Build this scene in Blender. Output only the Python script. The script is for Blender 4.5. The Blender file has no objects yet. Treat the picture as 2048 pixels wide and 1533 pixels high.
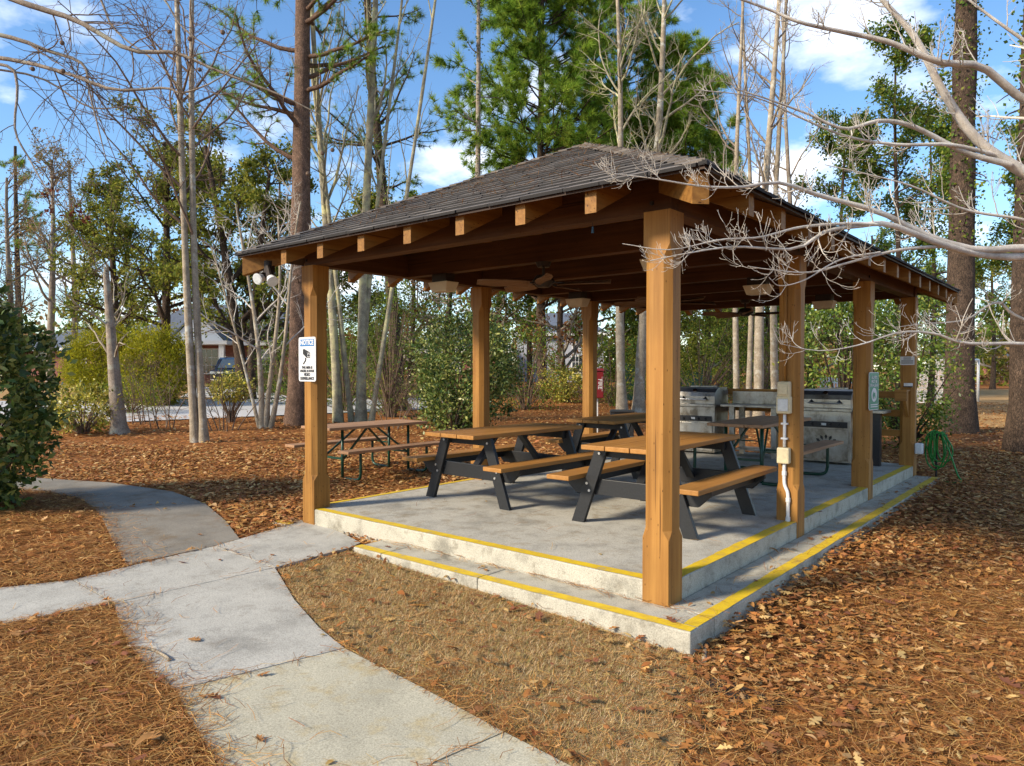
import bpy, math, random
import numpy as np
from mathutils import Vector, Matrix
R = math.radians
rng = np.random.default_rng(7)
random.seed(7)
scene = bpy.context.scene
COL = scene.collection

# ------------------------------------------------------------------ camera
CAM = np.array([2.36676, -4.43588, 1.59175]); YAW = 0.697086; PITCH = -0.01969; FPX = 1439.13
cd = bpy.data.cameras.new('camera'); cam = bpy.data.objects.new('camera', cd); COL.objects.link(cam)
cd.sensor_fit = 'HORIZONTAL'; cd.sensor_width = 36.0; cd.lens = FPX / 2048 * 36.0
cd.clip_start = 0.05; cd.clip_end = 3000
cam.location = CAM; cam.rotation_euler = (math.pi / 2 + PITCH, 0, YAW)
scene.camera = cam
scene.render.resolution_x = 1024; scene.render.resolution_y = 766

# ------------------------------------------------------------------ sky + sun + exposure
SUN_AZ = np.array([-0.40, -0.9165]); SUN_EL = R(30)
sdir = Vector((SUN_AZ[0] * math.cos(SUN_EL), SUN_AZ[1] * math.cos(SUN_EL), math.sin(SUN_EL))).normalized()
world = bpy.data.worlds.new('World'); scene.world = world; world.use_nodes = True
nt = world.node_tree; nt.nodes.clear()
def N(t, ty, **kw):
    n = t.nodes.new(ty)
    for k, v in kw.items(): setattr(n, k, v)
    return n
out = N(nt, 'ShaderNodeOutputWorld'); bg = N(nt, 'ShaderNodeBackground')
sky = N(nt, 'ShaderNodeTexSky', sky_type='NISHITA', sun_disc=False)
sky.sun_elevation = SUN_EL; sky.sun_rotation = math.atan2(sdir.x, sdir.y)
sky.air_density = 1.0; sky.dust_density = 0.25; sky.ozone_density = 3.0; sky.altitude = 0
hs = N(nt, 'ShaderNodeHueSaturation'); hs.inputs['Saturation'].default_value = 1.12
nt.links.new(sky.outputs[0], hs.inputs['Color'])
tc = N(nt, 'ShaderNodeTexCoord'); sep = N(nt, 'ShaderNodeSeparateXYZ')
nt.links.new(tc.outputs['Generated'], sep.inputs[0])
zz = N(nt, 'ShaderNodeMath', operation='ADD'); zz.inputs[1].default_value = 0.22
mz = N(nt, 'ShaderNodeMath', operation='MAXIMUM'); mz.inputs[1].default_value = 0.02
nt.links.new(sep.outputs['Z'], mz.inputs[0]); nt.links.new(mz.outputs[0], zz.inputs[0])
dx = N(nt, 'ShaderNodeMath', operation='DIVIDE'); dy = N(nt, 'ShaderNodeMath', operation='DIVIDE')
nt.links.new(sep.outputs['X'], dx.inputs[0]); nt.links.new(zz.outputs[0], dx.inputs[1])
nt.links.new(sep.outputs['Y'], dy.inputs[0]); nt.links.new(zz.outputs[0], dy.inputs[1])
cmb = N(nt, 'ShaderNodeCombineXYZ'); nt.links.new(dx.outputs[0], cmb.inputs[0]); nt.links.new(dy.outputs[0], cmb.inputs[1])
cmb.inputs[2].default_value = 3.7
cn = N(nt, 'ShaderNodeTexNoise'); cn.inputs['Scale'].default_value = 1.9; cn.inputs['Detail'].default_value = 7
cn.inputs['Roughness'].default_value = 0.55
nt.links.new(cmb.outputs[0], cn.inputs['Vector'])
cr = N(nt, 'ShaderNodeValToRGB'); cr.color_ramp.elements[0].position = 0.52; cr.color_ramp.elements[1].position = 0.68
nt.links.new(cn.outputs['Fac'], cr.inputs[0])
mix = N(nt, 'ShaderNodeMix', data_type='RGBA')
nt.links.new(cr.outputs[0], mix.inputs[0]); nt.links.new(hs.outputs[0], mix.inputs[6])
mix.inputs[7].default_value = (7.2, 7.4, 7.9, 1)
nt.links.new(mix.outputs[2], bg.inputs[0]); bg.inputs[1].default_value = 0.125
nt.links.new(bg.outputs[0], out.inputs[0])
sl = bpy.data.lights.new('sun', 'SUN'); sun = bpy.data.objects.new('sun', sl); COL.objects.link(sun)
sl.energy = 3.7; sl.angle = R(9); sl.color = (1.0, 0.87, 0.68)
sun.rotation_euler = (-sdir).to_track_quat('-Z', 'Y').to_euler(); sun.location = (0, 0, 30)
vs = scene.view_settings; vs.view_transform = 'Standard'; vs.look = 'None'; vs.exposure = 0.95; vs.gamma = 1
try: vs.use_curve_mapping = False
except Exception: pass
scene.cycles.use_denoising = True
scene.cycles.use_adaptive_sampling = True
scene.cycles.max_bounces = 8; scene.cycles.diffuse_bounces = 3; scene.cycles.transparent_max_bounces = 8

# ------------------------------------------------------------------ geometry of the place
FW = np.array([-math.sin(YAW) * math.cos(PITCH), math.cos(YAW) * math.cos(PITCH), math.sin(PITCH)])
RT = np.array([math.cos(YAW), math.sin(YAW), 0.0]); UP = np.cross(RT, FW)
W, L, H = 4.013, 7.655, 0.10         # post spacing, depth, half post
SL = 0.148                            # slab top above lower step
def ray(px, py): return FW + RT * (px - 1024) / FPX + UP * (766.5 - py) / FPX
def at(px, py, d): return CAM + ray(px, py) * d
def softmin(a, b, k): return -np.logaddexp(-a / k, -b / k) * k
def softplus(a, k): return np.logaddexp(0, a / k) * k
def g(x, y):
    near = -0.15 + 0.031 * (0.4 - x) + 0.0125 * (y + 0.4)
    near = softmin(near, np.full_like(np.asarray(near, float), -0.03), 0.012)
    near = -softmin(-near, np.full_like(np.asarray(near, float), 0.35), 0.02)
    return near + 0.017 * softplus(-np.asarray(x, float) - 5.5, 1.0)
def gz(x, y): return float(g(np.array([float(x)]), np.array([float(y)]))[0])
def gp(px, py, off=0.0):
    r = ray(px, py); z = -0.05
    for _ in range(25):
        t = (z - CAM[2]) / r[2]; P = CAM + r * t; z = 0.5 * z + 0.5 * (gz(P[0], P[1]) + off)
    return P
def depth_of(P): return float((np.asarray(P) - CAM) @ FW)

# ------------------------------------------------------------------ mesh helpers
class MB:
    def __init__(s): s.v = []; s.f = []
    def add(s, vs, fs):
        o = len(s.v); s.v += [tuple(map(float, p)) for p in vs]; s.f += [tuple(i + o for i in f) for f in fs]; return s
    def box(s, x0, x1, y0, y1, z0, z1):
        return s.add([(x0, y0, z0), (x1, y0, z0), (x1, y1, z0), (x0, y1, z0), (x0, y0, z1), (x1, y0, z1), (x1, y1, z1), (x0, y1, z1)],
                     [(0, 3, 2, 1), (4, 5, 6, 7), (0, 1, 5, 4), (1, 2, 6, 5), (2, 3, 7, 6), (3, 0, 4, 7)])
    def bar(s, a, b, w, h, up=(0, 0, 1), bev=0.0):
        a = Vector(a); b = Vector(b); d = (b - a).normalized(); sd = d.cross(Vector(up)).normalized(); u = sd.cross(d)
        vs = []
        for P in (a, b):
            for i, j in ((-1, -1), (1, -1), (1, 1), (-1, 1)): vs.append(P + sd * i * w / 2 + u * j * h / 2)
        return s.add(vs, [(3, 2, 1, 0), (4, 5, 6, 7), (0, 1, 5, 4), (1, 2, 6, 5), (2, 3, 7, 6), (3, 0, 4, 7)])
    def prism(s, pts, axis, a, b):
        # pts: 2d polygon; axis 0/1/2 extruded from a to b
        n = len(pts); vs = []
        for t in (a, b):
            for p in pts:
                q = [p[0], p[1]]; q.insert(axis, t); vs.append(q)
        return s.add(vs, [tuple(range(n))[::-1], tuple(range(n, 2 * n))] + [(i, (i + 1) % n, n + (i + 1) % n, n + i) for i in range(n)])
    def cyl(s, a, b, r, r2=None, n=10):
        a = Vector(a); b = Vector(b); d = (b - a).normalized(); r2 = r if r2 is None else r2
        ref = Vector((0, 0, 1)) if abs(d.z) < 0.9 else Vector((1, 0, 0)); u = d.cross(ref).normalized(); w = d.cross(u)
        vs = [P + (u * math.cos(t) + w * math.sin(t)) * q for P, q in ((a, r), (b, r2)) for t in [2 * math.pi * i / n for i in range(n)]]
        return s.add(vs, [tuple(range(n))[::-1], tuple(range(n, 2 * n))] + [(i, (i + 1) % n, n + (i + 1) % n, n + i) for i in range(n)])
    def tube(s, pts, r, n=8, cap=True):
        P = np.array(pts, float); m = len(P)
        rr = np.full(m, r) if np.isscalar(r) else np.array(r, float)
        V = tube_rings(P[None], rr[None], n)[0].reshape(-1, 3)
        fs = [(k * n + i, k * n + (i + 1) % n, (k + 1) * n + (i + 1) % n, (k + 1) * n + i) for k in range(m - 1) for i in range(n)]
        if cap: fs += [tuple(range(n))[::-1], tuple(range((m - 1) * n, m * n))]
        return s.add(V, fs)
    def sphere(s, c, r, nu=10, nv=7, sc=(1, 1, 1)):
        vs = []; 
        for j in range(nv + 1):
            ph = math.pi * j / nv
            for i in range(nu):
                th = 2 * math.pi * i / nu
                vs.append((c[0] + r * sc[0] * math.sin(ph) * math.cos(th), c[1] + r * sc[1] * math.sin(ph) * math.sin(th), c[2] + r * sc[2] * math.cos(ph)))
        return s.add(vs, [(j * nu + i, (j + 1) * nu + i, (j + 1) * nu + (i + 1) % nu, j * nu + (i + 1) % nu) for j in range(nv) for i in range(nu)])
    def mesh(s, name='mesh'):
        me = bpy.data.meshes.new(name); me.from_pydata(s.v, [], s.f); me.validate(); me.update(); return me
    def build(s, name, mat, parent=None, loc=None, smooth=False, bevel=0.0):
        me = s.mesh(name)
        if smooth: me.polygons.foreach_set('use_smooth', [True] * len(me.polygons))
        o = link(name, me, mat, parent)
        if loc is not None: o.location = loc
        if bevel:
            m = o.modifiers.new('bevel', 'BEVEL'); m.width = bevel; m.segments = 2; m.limit_method = 'ANGLE'; m.angle_limit = R(40)
        return o
def link(name, me, mat=None, parent=None):
    o = bpy.data.objects.new(name, me); COL.objects.link(o)
    if mat is not None and len(me.materials) == 0: me.materials.append(mat)
    if parent is not None: o.parent = parent
    return o
def tag(o, label, cat, group=None, kind=None):
    if label: o['label'] = label
    if cat: o['category'] = cat
    if group: o['group'] = group
    if kind: o['kind'] = kind
    return o
def empty(name, loc, rz=0.0, label=None, cat=None, group=None):
    o = bpy.data.objects.new(name, None); COL.objects.link(o); o.location = loc; o.rotation_euler = (0, 0, rz)
    o.empty_display_size = 0.1
    return tag(o, label, cat, group)
def structure(o): o['kind'] = 'structure'; return o
def copy_tree(o, parent=None):
    c = o.copy(); COL.objects.link(c); c.parent = parent
    for ch in list(o.children): copy_tree(ch, c)
    return c
def tube_rings(P, rad, n):
    # P (B,m,3), rad (B,m) -> (B,m,n,3)
    T = np.empty_like(P); T[:, 1:-1] = P[:, 2:] - P[:, :-2]; T[:, 0] = P[:, 1] - P[:, 0]; T[:, -1] = P[:, -1] - P[:, -2]
    T /= np.linalg.norm(T, axis=2, keepdims=True) + 1e-9
    m0 = T.mean(axis=1); ref = np.where(np.abs(m0[:, 2:3]) > 0.8, np.array([[1.0, 0.13, 0]]), np.array([[0.07, 0.05, 1.0]]))
    U = np.cross(T, ref[:, None, :]); U /= np.linalg.norm(U, axis=2, keepdims=True) + 1e-9
    V = np.cross(T, U)
    a = np.arange(n) * 2 * np.pi / n
    return P[:, :, None, :] + rad[:, :, None, None] * (U[:, :, None, :] * np.cos(a)[None, None, :, None] + V[:, :, None, :] * np.sin(a)[None, None, :, None])
def raw_mesh(name, V, F, col=None, smooth=False):
    # V (N,3), F (M,k) uniform polygons
    me = bpy.data.meshes.new(name); V = np.ascontiguousarray(V, np.float32); F = np.ascontiguousarray(F, np.int32); M, k = F.shape
    me.vertices.add(len(V)); me.vertices.foreach_set('co', V.ravel())
    me.loops.add(M * k); me.loops.foreach_set('vertex_index', F.ravel())
    me.polygons.add(M); me.polygons.foreach_set('loop_start', np.arange(0, M * k, k, dtype=np.int32))
    try: me.polygons.foreach_set('loop_total', np.full(M, k, np.int32))
    except Exception: pass
    if smooth: me.polygons.foreach_set('use_smooth', np.ones(M, bool))
    if col is not None:
        a = me.color_attributes.new('Col', 'FLOAT_COLOR', 'POINT')
        c = np.ones((len(V), 4), np.float32); c[:, :3] = col; a.data.foreach_set('color', c.ravel())
    me.update(calc_edges=True); return me
def tubes_mesh(groups):
    # groups: list of (P(B,m,3), rad(B,m), n)
    Vs, Fs, o = [], [], 0
    for P, rad, n in groups:
        B, m, _ = P.shape
        if B == 0: continue
        V = tube_rings(P, rad, n).reshape(-1, 3)
        b = np.arange(B)[:, None, None] * m * n; k = np.arange(m - 1)[None, :, None] * n; i = np.arange(n)[None, None, :]; j = (i + 1) % n
        F = np.stack([b + k + i, b + k + j, b + k + n + j, b + k + n + i], axis=-1).reshape(-1, 4) + o
        Vs.append(V); Fs.append(F); o += len(V)
    return np.concatenate(Vs), np.concatenate(Fs)
def spline(pts, n):
    P = np.array(pts, float); m = len(P)
    Q = np.vstack([2 * P[0] - P[1], P, 2 * P[-1] - P[-2]]); out = []
    for t in np.linspace(0, m - 1 - 1e-6, n):
        i = int(t); u = t - i; a, b, c, d = Q[i:i + 4]
        out.append(0.5 * ((2 * b) + (-a + c) * u + (2 * a - 5 * b + 4 * c - d) * u * u + (-a + 3 * b - 3 * c + d) * u ** 3))
    return np.array(out)
def unit(v): return v / (np.linalg.norm(v, axis=-1, keepdims=True) + 1e-9)
def rand_unit(n): return unit(rng.normal(size=(n, 3)))
def srgb(r, g_, b):
    f = lambda c: ((c / 255 + 0.055) / 1.055) ** 2.4 if c / 255 > 0.04045 else c / 255 / 12.92
    return (f(r), f(g_), f(b))

# ------------------------------------------------------------------ materials
def newmat(name):
    m = bpy.data.materials.new(name); m.use_nodes = True; t = m.node_tree; t.nodes.clear()
    o = N(t, 'ShaderNodeOutputMaterial'); b = N(t, 'ShaderNodeBsdfPrincipled'); t.links.new(b.outputs[0], o.inputs[0]); return m, t, b, o
def noise(t, scale, detail=4, rough=0.55, vec=None, w=None):
    n = N(t, 'ShaderNodeTexNoise'); n.inputs['Scale'].default_value = scale; n.inputs['Detail'].default_value = detail; n.inputs['Roughness'].default_value = rough
    if vec is not None: t.links.new(vec, n.inputs['Vector'])
    return n
def ramp(t, fac, stops):
    r = N(t, 'ShaderNodeValToRGB'); e = r.color_ramp.elements
    while len(e) < len(stops): e.new(0.5)
    for el, (p, c) in zip(e, stops): el.position = p; el.color = (*c, 1) if len(c) == 3 else c
    t.links.new(fac, r.inputs[0]); return r
def mixc(t, a, b, fac, mode='MIX'):
    m = N(t, 'ShaderNodeMix', data_type='RGBA', blend_type=mode)
    for s_, v in ((0, fac), (6, a), (7, b)):
        if hasattr(v, 'is_linked') or hasattr(v, 'links'): t.links.new(v, m.inputs[s_])
        else: m.inputs[s_].default_value = v if s_ == 0 else (*v, 1)
    return m.outputs[2]
def bump(t, b, h, strength=0.3, dist=0.01):
    n = N(t, 'ShaderNodeBump'); n.inputs['Strength'].default_value = strength; n.inputs['Distance'].default_value = dist
    t.links.new(h, n.inputs['Height']); t.links.new(n.outputs[0], b.inputs['Normal'])
def objvec(t, scale=(1, 1, 1), rand=0.0):
    c = N(t, 'ShaderNodeTexCoord'); mp = N(t, 'ShaderNodeMapping'); mp.inputs['Scale'].default_value = scale
    t.links.new(c.outputs['Object'], mp.inputs[0])
    if rand:
        oi = N(t, 'ShaderNodeObjectInfo'); m = N(t, 'ShaderNodeMath', operation='MULTIPLY'); m.inputs[1].default_value = rand
        t.links.new(oi.outputs['Random'], m.inputs[0]); t.links.new(m.outputs[0], mp.inputs['Location'])
    return mp.outputs[0]
def wood_mat(name, c_lo, c_hi, axis, rough=0.6, knots=True, var=0.25):
    m, t, b, o = newmat(name)
    sc = [26, 26, 26]; sc[axis] = 1.1
    v = objvec(t, tuple(sc), 7.0); n = noise(t, 1.0, 6, 0.6, v)
    r = ramp(t, n.outputs['Fac'], [(0.28, c_lo), (0.52, tuple((a + b_) / 2 for a, b_ in zip(c_lo, c_hi))), (0.75, c_hi)])
    v2 = objvec(t, (1.3, 1.3, 1.3), 3.0); n2 = noise(t, 1.2, 3, 0.5, v2)
    r2 = ramp(t, n2.outputs['Fac'], [(0.3, (1 - var,) * 3), (0.7, (1 + var * 0.5,) * 3)])
    c = mixc(t, r.outputs[0], r2.outputs[0], 1.0, 'MULTIPLY')
    if knots:
        sc3 = [6, 6, 6]; sc3[axis] = 2.2
        vo = N(t, 'ShaderNodeTexVoronoi'); t.links.new(objvec(t, tuple(sc3), 5.0), vo.inputs['Vector'])
        rk = ramp(t, vo.outputs['Distance'], [(0.05, (0.25, 0.2, 0.15)), (0.12, (1, 1, 1))])
        c = mixc(t, c, rk.outputs[0], 1.0, 'MULTIPLY')
        sc4 = [42, 42, 42]; sc4[axis] = 0.7
        nc = noise(t, 1.0, 2, 0.4, objvec(t, tuple(sc4), 9.0)); rc = ramp(t, nc.outputs['Fac'], [(0.285, (0.35, 0.3, 0.25)), (0.31, (1, 1, 1))])
        c = mixc(t, c, rc.outputs[0], 1.0, 'MULTIPLY')
    t.links.new(c, b.inputs['Base Color']); b.inputs['Roughness'].default_value = rough
    b.inputs['Specular IOR Level'].default_value = 0.25
    bump(t, b, n.outputs['Fac'], 0.4, 0.006); return m
def plain(name, c, rough=0.5, metal=0.0, var=0.12, scale=30, bmp=0.08, spec=0.4):
    m, t, b, o = newmat(name); v = objvec(t, (1, 1, 1), 4.0); n = noise(t, scale, 4, 0.6, v)
    r = ramp(t, n.outputs['Fac'], [(0.3, tuple(x * (1 - var) for x in c)), (0.7, tuple(min(1, x * (1 + var)) for x in c))])
    t.links.new(r.outputs[0], b.inputs['Base Color']); b.inputs['Roughness'].default_value = rough; b.inputs['Metallic'].default_value = metal
    b.inputs['Specular IOR Level'].default_value = spec
    if bmp: bump(t, b, n.outputs['Fac'], bmp, 0.003)
    return m
def leaf_mat(name, transl=0.3, rough=0.45, spec=0.35):
    m, t, b, o = newmat(name); a = N(t, 'ShaderNodeAttribute', attribute_name='Col')
    t.links.new(a.outputs['Color'], b.inputs['Base Color']); b.inputs['Roughness'].default_value = rough; b.inputs['Specular IOR Level'].default_value = spec
    tr = N(t, 'ShaderNodeBsdfTranslucent'); t.links.new(a.outputs['Color'], tr.inputs[0])
    ms = N(t, 'ShaderNodeMixShader'); ms.inputs[0].default_value = transl
    t.links.new(b.outputs[0], ms.inputs[1]); t.links.new(tr.outputs[0], ms.inputs[2]); t.links.new(ms.outputs[0], o.inputs[0]); return m
def bark_mat(name, c_lo, c_hi, vscale=(9, 9, 2.2), lichen=None, bmp=0.8, amount=0.55):
    m, t, b, o = newmat(name); c = N(t, 'ShaderNodeTexCoord'); mp = N(t, 'ShaderNodeMapping'); mp.inputs['Scale'].default_value = vscale
    t.links.new(c.outputs['Object'], mp.inputs[0])
    vo = N(t, 'ShaderNodeTexVoronoi', feature='DISTANCE_TO_EDGE'); n0 = noise(t, 3.0, 4, 0.6, mp.outputs[0])
    vm = N(t, 'ShaderNodeVectorMath', operation='ADD'); t.links.new(mp.outputs[0], vm.inputs[0]); t.links.new(n0.outputs['Color'], vm.inputs[1])
    t.links.new(vm.outputs[0], vo.inputs['Vector'])
    r = ramp(t, vo.outputs['Distance'], [(0.02, c_lo), (0.10, tuple((a + b_) / 2 for a, b_ in zip(c_lo, c_hi))), (0.24, c_hi)])
    n1 = noise(t, 6.0, 5, 0.65, c.outputs['Object']); r1 = ramp(t, n1.outputs['Fac'], [(0.3, (0.6, 0.6, 0.6)), (0.7, (1.25, 1.25, 1.25))])
    cc = mixc(t, r.outputs[0], r1.outputs[0], 1.0, 'MULTIPLY')
    if lichen:
        n2 = noise(t, 2.3, 5, 0.65, c.outputs['Object']); rl = ramp(t, n2.outputs['Fac'], [(amount, (0, 0, 0)), (amount + 0.1, (1, 1, 1))])
        cc = mixc(t, cc, lichen, rl.outputs[0])
    t.links.new(cc, b.inputs['Base Color']); b.inputs['Roughness'].default_value = 0.9; b.inputs['Specular IOR Level'].default_value = 0.15
    bump(t, b, vo.outputs['Distance'], bmp, 0.03); return m
def concrete_mat(name, c, stain=(0.30, 0.24, 0.15), dark=0.6, sc=1.0, stain_at=0.58, speck=True):
    m, t, b, o = newmat(name); co = N(t, 'ShaderNodeTexCoord'); v = co.outputs['Object']
    n = noise(t, 1.4 * sc, 6, 0.65, v); r = ramp(t, n.outputs['Fac'], [(0.3, tuple(x * dark for x in c)), (0.5, c), (0.75, tuple(min(0.9, x * 1.18) for x in c))])
    n2 = noise(t, 2.6 * sc, 5, 0.7, v); m2 = N(t, 'ShaderNodeMapping'); m2.inputs['Location'].default_value = (5, 3, 1); t.links.new(v, m2.inputs[0]); t.links.new(m2.outputs[0], n2.inputs['Vector'])
    rs = ramp(t, n2.outputs['Fac'], [(stain_at, (0, 0, 0)), (stain_at + 0.16, (0.6, 0.6, 0.6))])
    cc = mixc(t, r.outputs[0], stain, rs.outputs[0])
    n3 = noise(t, 110, 4, 0.8, v); r3 = ramp(t, n3.outputs['Fac'], [(0.30, (0.55, 0.54, 0.52)), (0.5, (1, 1, 1)), (0.70, (1.38, 1.37, 1.34))])
    cc = mixc(t, cc, r3.outputs[0], 1.0, 'MULTIPLY')
    t.links.new(cc, b.inputs['Base Color']); b.inputs['Roughness'].default_value = 0.85; b.inputs['Specular IOR Level'].default_value = 0.25
    bump(t, b, n3.outputs['Fac'], 0.25, 0.003); return m
def steel_mat(name):
    m, t, b, o = newmat(name); v = objvec(t, (3, 3, 60), 5.0); n = noise(t, 1.0, 4, 0.6, v); v2 = objvec(t, (3, 3, 2), 8.0); n2 = noise(t, 1.5, 6, 0.7, v2)
    r = ramp(t, n2.outputs['Fac'], [(0.35, (0.17, 0.145, 0.11)), (0.5, (0.36, 0.34, 0.30)), (0.75, (0.48, 0.47, 0.44))])
    t.links.new(r.outputs[0], b.inputs['Base Color']); b.inputs['Metallic'].default_value = 0.85
    rr = ramp(t, n.outputs['Fac'], [(0.3, (0.32,) * 3), (0.7, (0.5,) * 3)]); t.links.new(rr.outputs[0], b.inputs['Roughness'])
    bump(t, b, n.outputs['Fac'], 0.05, 0.001); return m
M = {}
STAIN_LO, STAIN_HI = (0.25, 0.108, 0.022), (0.43, 0.215, 0.052)
for ax, k in enumerate('xyz'): M['wood_' + k] = wood_mat('stained_timber_' + k, STAIN_LO, STAIN_HI, ax)
for ax, k in enumerate('xyz'): M['beam_' + k] = wood_mat('shade_toned_beam_timber_' + k, (0.055, 0.020, 0.006), (0.11, 0.042, 0.012), ax)  # post stain darkened, so the colour itself carries the under-roof shade
for ax, k in enumerate('xyz'): M['rafter_' + k] = wood_mat('rafter_timber_' + k, (0.17, 0.072, 0.015), (0.32, 0.155, 0.034), ax)  # post stain toned down; some of the under-roof shade is in the colour
M['deck'] = wood_mat('roof_board', (0.022, 0.010, 0.005), (0.05, 0.022, 0.009), 0, knots=False)  # board colour darkened to deepen the shade below the roof
M['plank'] = wood_mat('brown_plank', (0.28, 0.125, 0.028), (0.42, 0.205, 0.058), 1, rough=0.55, knots=False, var=0.15)
M['plank_grey'] = wood_mat('weathered_plank', (0.29, 0.15, 0.075), (0.45, 0.26, 0.14), 1, rough=0.6, knots=False, var=0.15)
M['black'] = plain('black_plastic', (0.014, 0.015, 0.017), 0.45, var=0.3, scale=60, bmp=0.15)
M['green_metal'] = plain('green_metal', (0.008, 0.05, 0.03), 0.35, var=0.2)
M['bolt'] = plain('zinc_bolt', (0.6, 0.6, 0.6), 0.35, 0.8)
M['steel'] = steel_mat('stainless_steel'); M['dark'] = plain('dark_metal', (0.03, 0.03, 0.032), 0.4, 0.3)
M['hood'] = plain('grey_hood_steel', (0.16, 0.17, 0.19), 0.35, 0.8)
M['white'] = plain('white_paint', (0.72, 0.72, 0.70), 0.4); M['beige'] = plain('beige_plastic', (0.62, 0.53, 0.33), 0.4)
M['lens'] = plain('frosted_lens', (0.55, 0.46, 0.33), 0.5, var=0.05); M['clear'] = plain('clear_cover', (0.62, 0.66, 0.66), 0.15, spec=0.8)
M['conduit'] = plain('grey_conduit', (0.66, 0.66, 0.66), 0.45); M['blade'] = wood_mat('fan_blade', (0.12, 0.06, 0.03), (0.2, 0.11, 0.055), 0, knots=False)
M['bronze'] = plain('bronze_metal', (0.03, 0.022, 0.018), 0.5, 0.4); M['hose'] = plain('green_hose', (0.02, 0.20, 0.03), 0.45)
M['red'] = plain('red_paint', (0.17, 0.008, 0.012), 0.5); M['signgreen'] = plain('sign_green', (0.0, 0.20, 0.13), 0.4, var=0.04, bmp=0)
M['signblue'] = plain('sign_blue', (0.02, 0.15, 0.40), 0.5, var=0.04, bmp=0); M['signwhite'] = plain('sign_white', (0.60, 0.60, 0.60), 0.5, var=0.03, bmp=0)
M['ink'] = plain('black_ink', (0.015, 0.015, 0.015), 0.5, bmp=0)
M['blue'] = plain('blue_plastic', (0.02, 0.08, 0.16), 0.4)
M['slab'] = concrete_mat('slab_concrete', (0.39, 0.372, 0.32), (0.23, 0.18, 0.11), 0.6, 1.9, 0.53)
M['riser'] = concrete_mat('riser_concrete', (0.40, 0.375, 0.305), (0.14, 0.12, 0.085), 0.55, 2.8, 0.54)
M['walk'] = concrete_mat('walk_concrete', (0.395, 0.38, 0.335), (0.22, 0.195, 0.155), 0.66, 1.8, 0.56)
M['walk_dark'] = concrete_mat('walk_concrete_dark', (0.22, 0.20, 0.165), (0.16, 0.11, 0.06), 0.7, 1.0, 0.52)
M['walk_pale'] = concrete_mat('walk_concrete_pale', (0.41, 0.38, 0.285), (0.38, 0.28, 0.11), 0.8, 1.5, 0.52)
M['road'] = concrete_mat('road_concrete', (0.48, 0.47, 0.46), (0.3, 0.28, 0.25), 0.85, 0.2)
def yellow_mat():
    m, t, b, o = newmat('yellow_paint'); c = N(t, 'ShaderNodeTexCoord'); n = noise(t, 9, 6, 0.7, c.outputs['Object'])
    r = ramp(t, n.outputs['Fac'], [(0.33, (0.36, 0.30, 0.16)), (0.39, (0.56, 0.37, 0.03)), (0.55, (0.66, 0.45, 0.014)), (0.75, (0.74, 0.52, 0.02))])
    t.links.new(r.outputs[0], b.inputs['Base Color']); b.inputs['Roughness'].default_value = 0.6; n2 = noise(t, 150, 3, 0.6, c.outputs['Object']); bump(t, b, n2.outputs['Fac'], 0.2, 0.002); return m
M['yellow'] = yellow_mat()
def shingle_mat():
    m, t, b, o = newmat('roof_shingle'); oi = N(t, 'ShaderNodeObjectInfo'); c = N(t, 'ShaderNodeTexCoord')
    r0 = ramp(t, oi.outputs['Random'], [(0.0, (0.085, 0.072, 0.060)), (0.5, (0.125, 0.104, 0.086)), (1.0, (0.175, 0.148, 0.122))])
    n = noise(t, 4, 5, 0.7, c.outputs['Object']); r1 = ramp(t, n.outputs['Fac'], [(0.3, (0.7,) * 3), (0.7, (1.2,) * 3)])
    n2 = noise(t, 220, 2, 0.6, c.outputs['Object']); r2 = ramp(t, n2.outputs['Fac'], [(0.3, (0.6,) * 3), (0.7, (1.4,) * 3)])
    cc = mixc(t, mixc(t, r0.outputs[0], r1.outputs[0], 1.0, 'MULTIPLY'), r2.outputs[0], 1.0, 'MULTIPLY')
    t.links.new(cc, b.inputs['Base Color']); b.inputs['Roughness'].default_value = 0.9; bump(t, b, n2.outputs['Fac'], 0.4, 0.003); return m
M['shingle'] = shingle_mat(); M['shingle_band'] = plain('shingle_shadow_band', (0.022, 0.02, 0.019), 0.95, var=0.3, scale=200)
def ground_mat():
    m, t, b, o = newmat('leaf_litter_ground'); c = N(t, 'ShaderNodeTexCoord'); v = c.outputs['Object']
    n1 = noise(t, 9, 6, 0.7, v); vo = N(t, 'ShaderNodeTexVoronoi'); vo.inputs['Scale'].default_value = 16; t.links.new(v, vo.inputs['Vector'])
    r1 = ramp(t, n1.outputs['Fac'], [(0.25, (0.10, 0.042, 0.016)), (0.45, (0.22, 0.092, 0.03)), (0.6, (0.31, 0.135, 0.044)), (0.8, (0.40, 0.20, 0.075))])
    hsv = N(t, 'ShaderNodeSeparateColor'); t.links.new(vo.outputs['Color'], hsv.inputs[0])
    rv = ramp(t, hsv.outputs[0], [(0.0, (0.45, 0.42, 0.4)), (0.5, (1, 1, 1)), (1.0, (1.6, 1.5, 1.35))])
    cc = mixc(t, r1.outputs[0], rv.outputs[0], 0.8, 'MULTIPLY')
    n3 = noise(t, 0.35, 3, 0.5, v); r3 = ramp(t, n3.outputs['Fac'], [(0.35, (0.75, 0.7, 0.66)), (0.65, (1.12, 1.1, 1.05))])
    cc = mixc(t, cc, r3.outputs[0], 1.0, 'MULTIPLY')
    t.links.new(cc, b.inputs['Base Color']); b.inputs['Roughness'].default_value = 0.95; b.inputs['Specular IOR Level'].default_value = 0.1
    bump(t, b, n1.outputs['Fac'], 0.9, 0.04); return m
M['ground'] = ground_mat()
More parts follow.
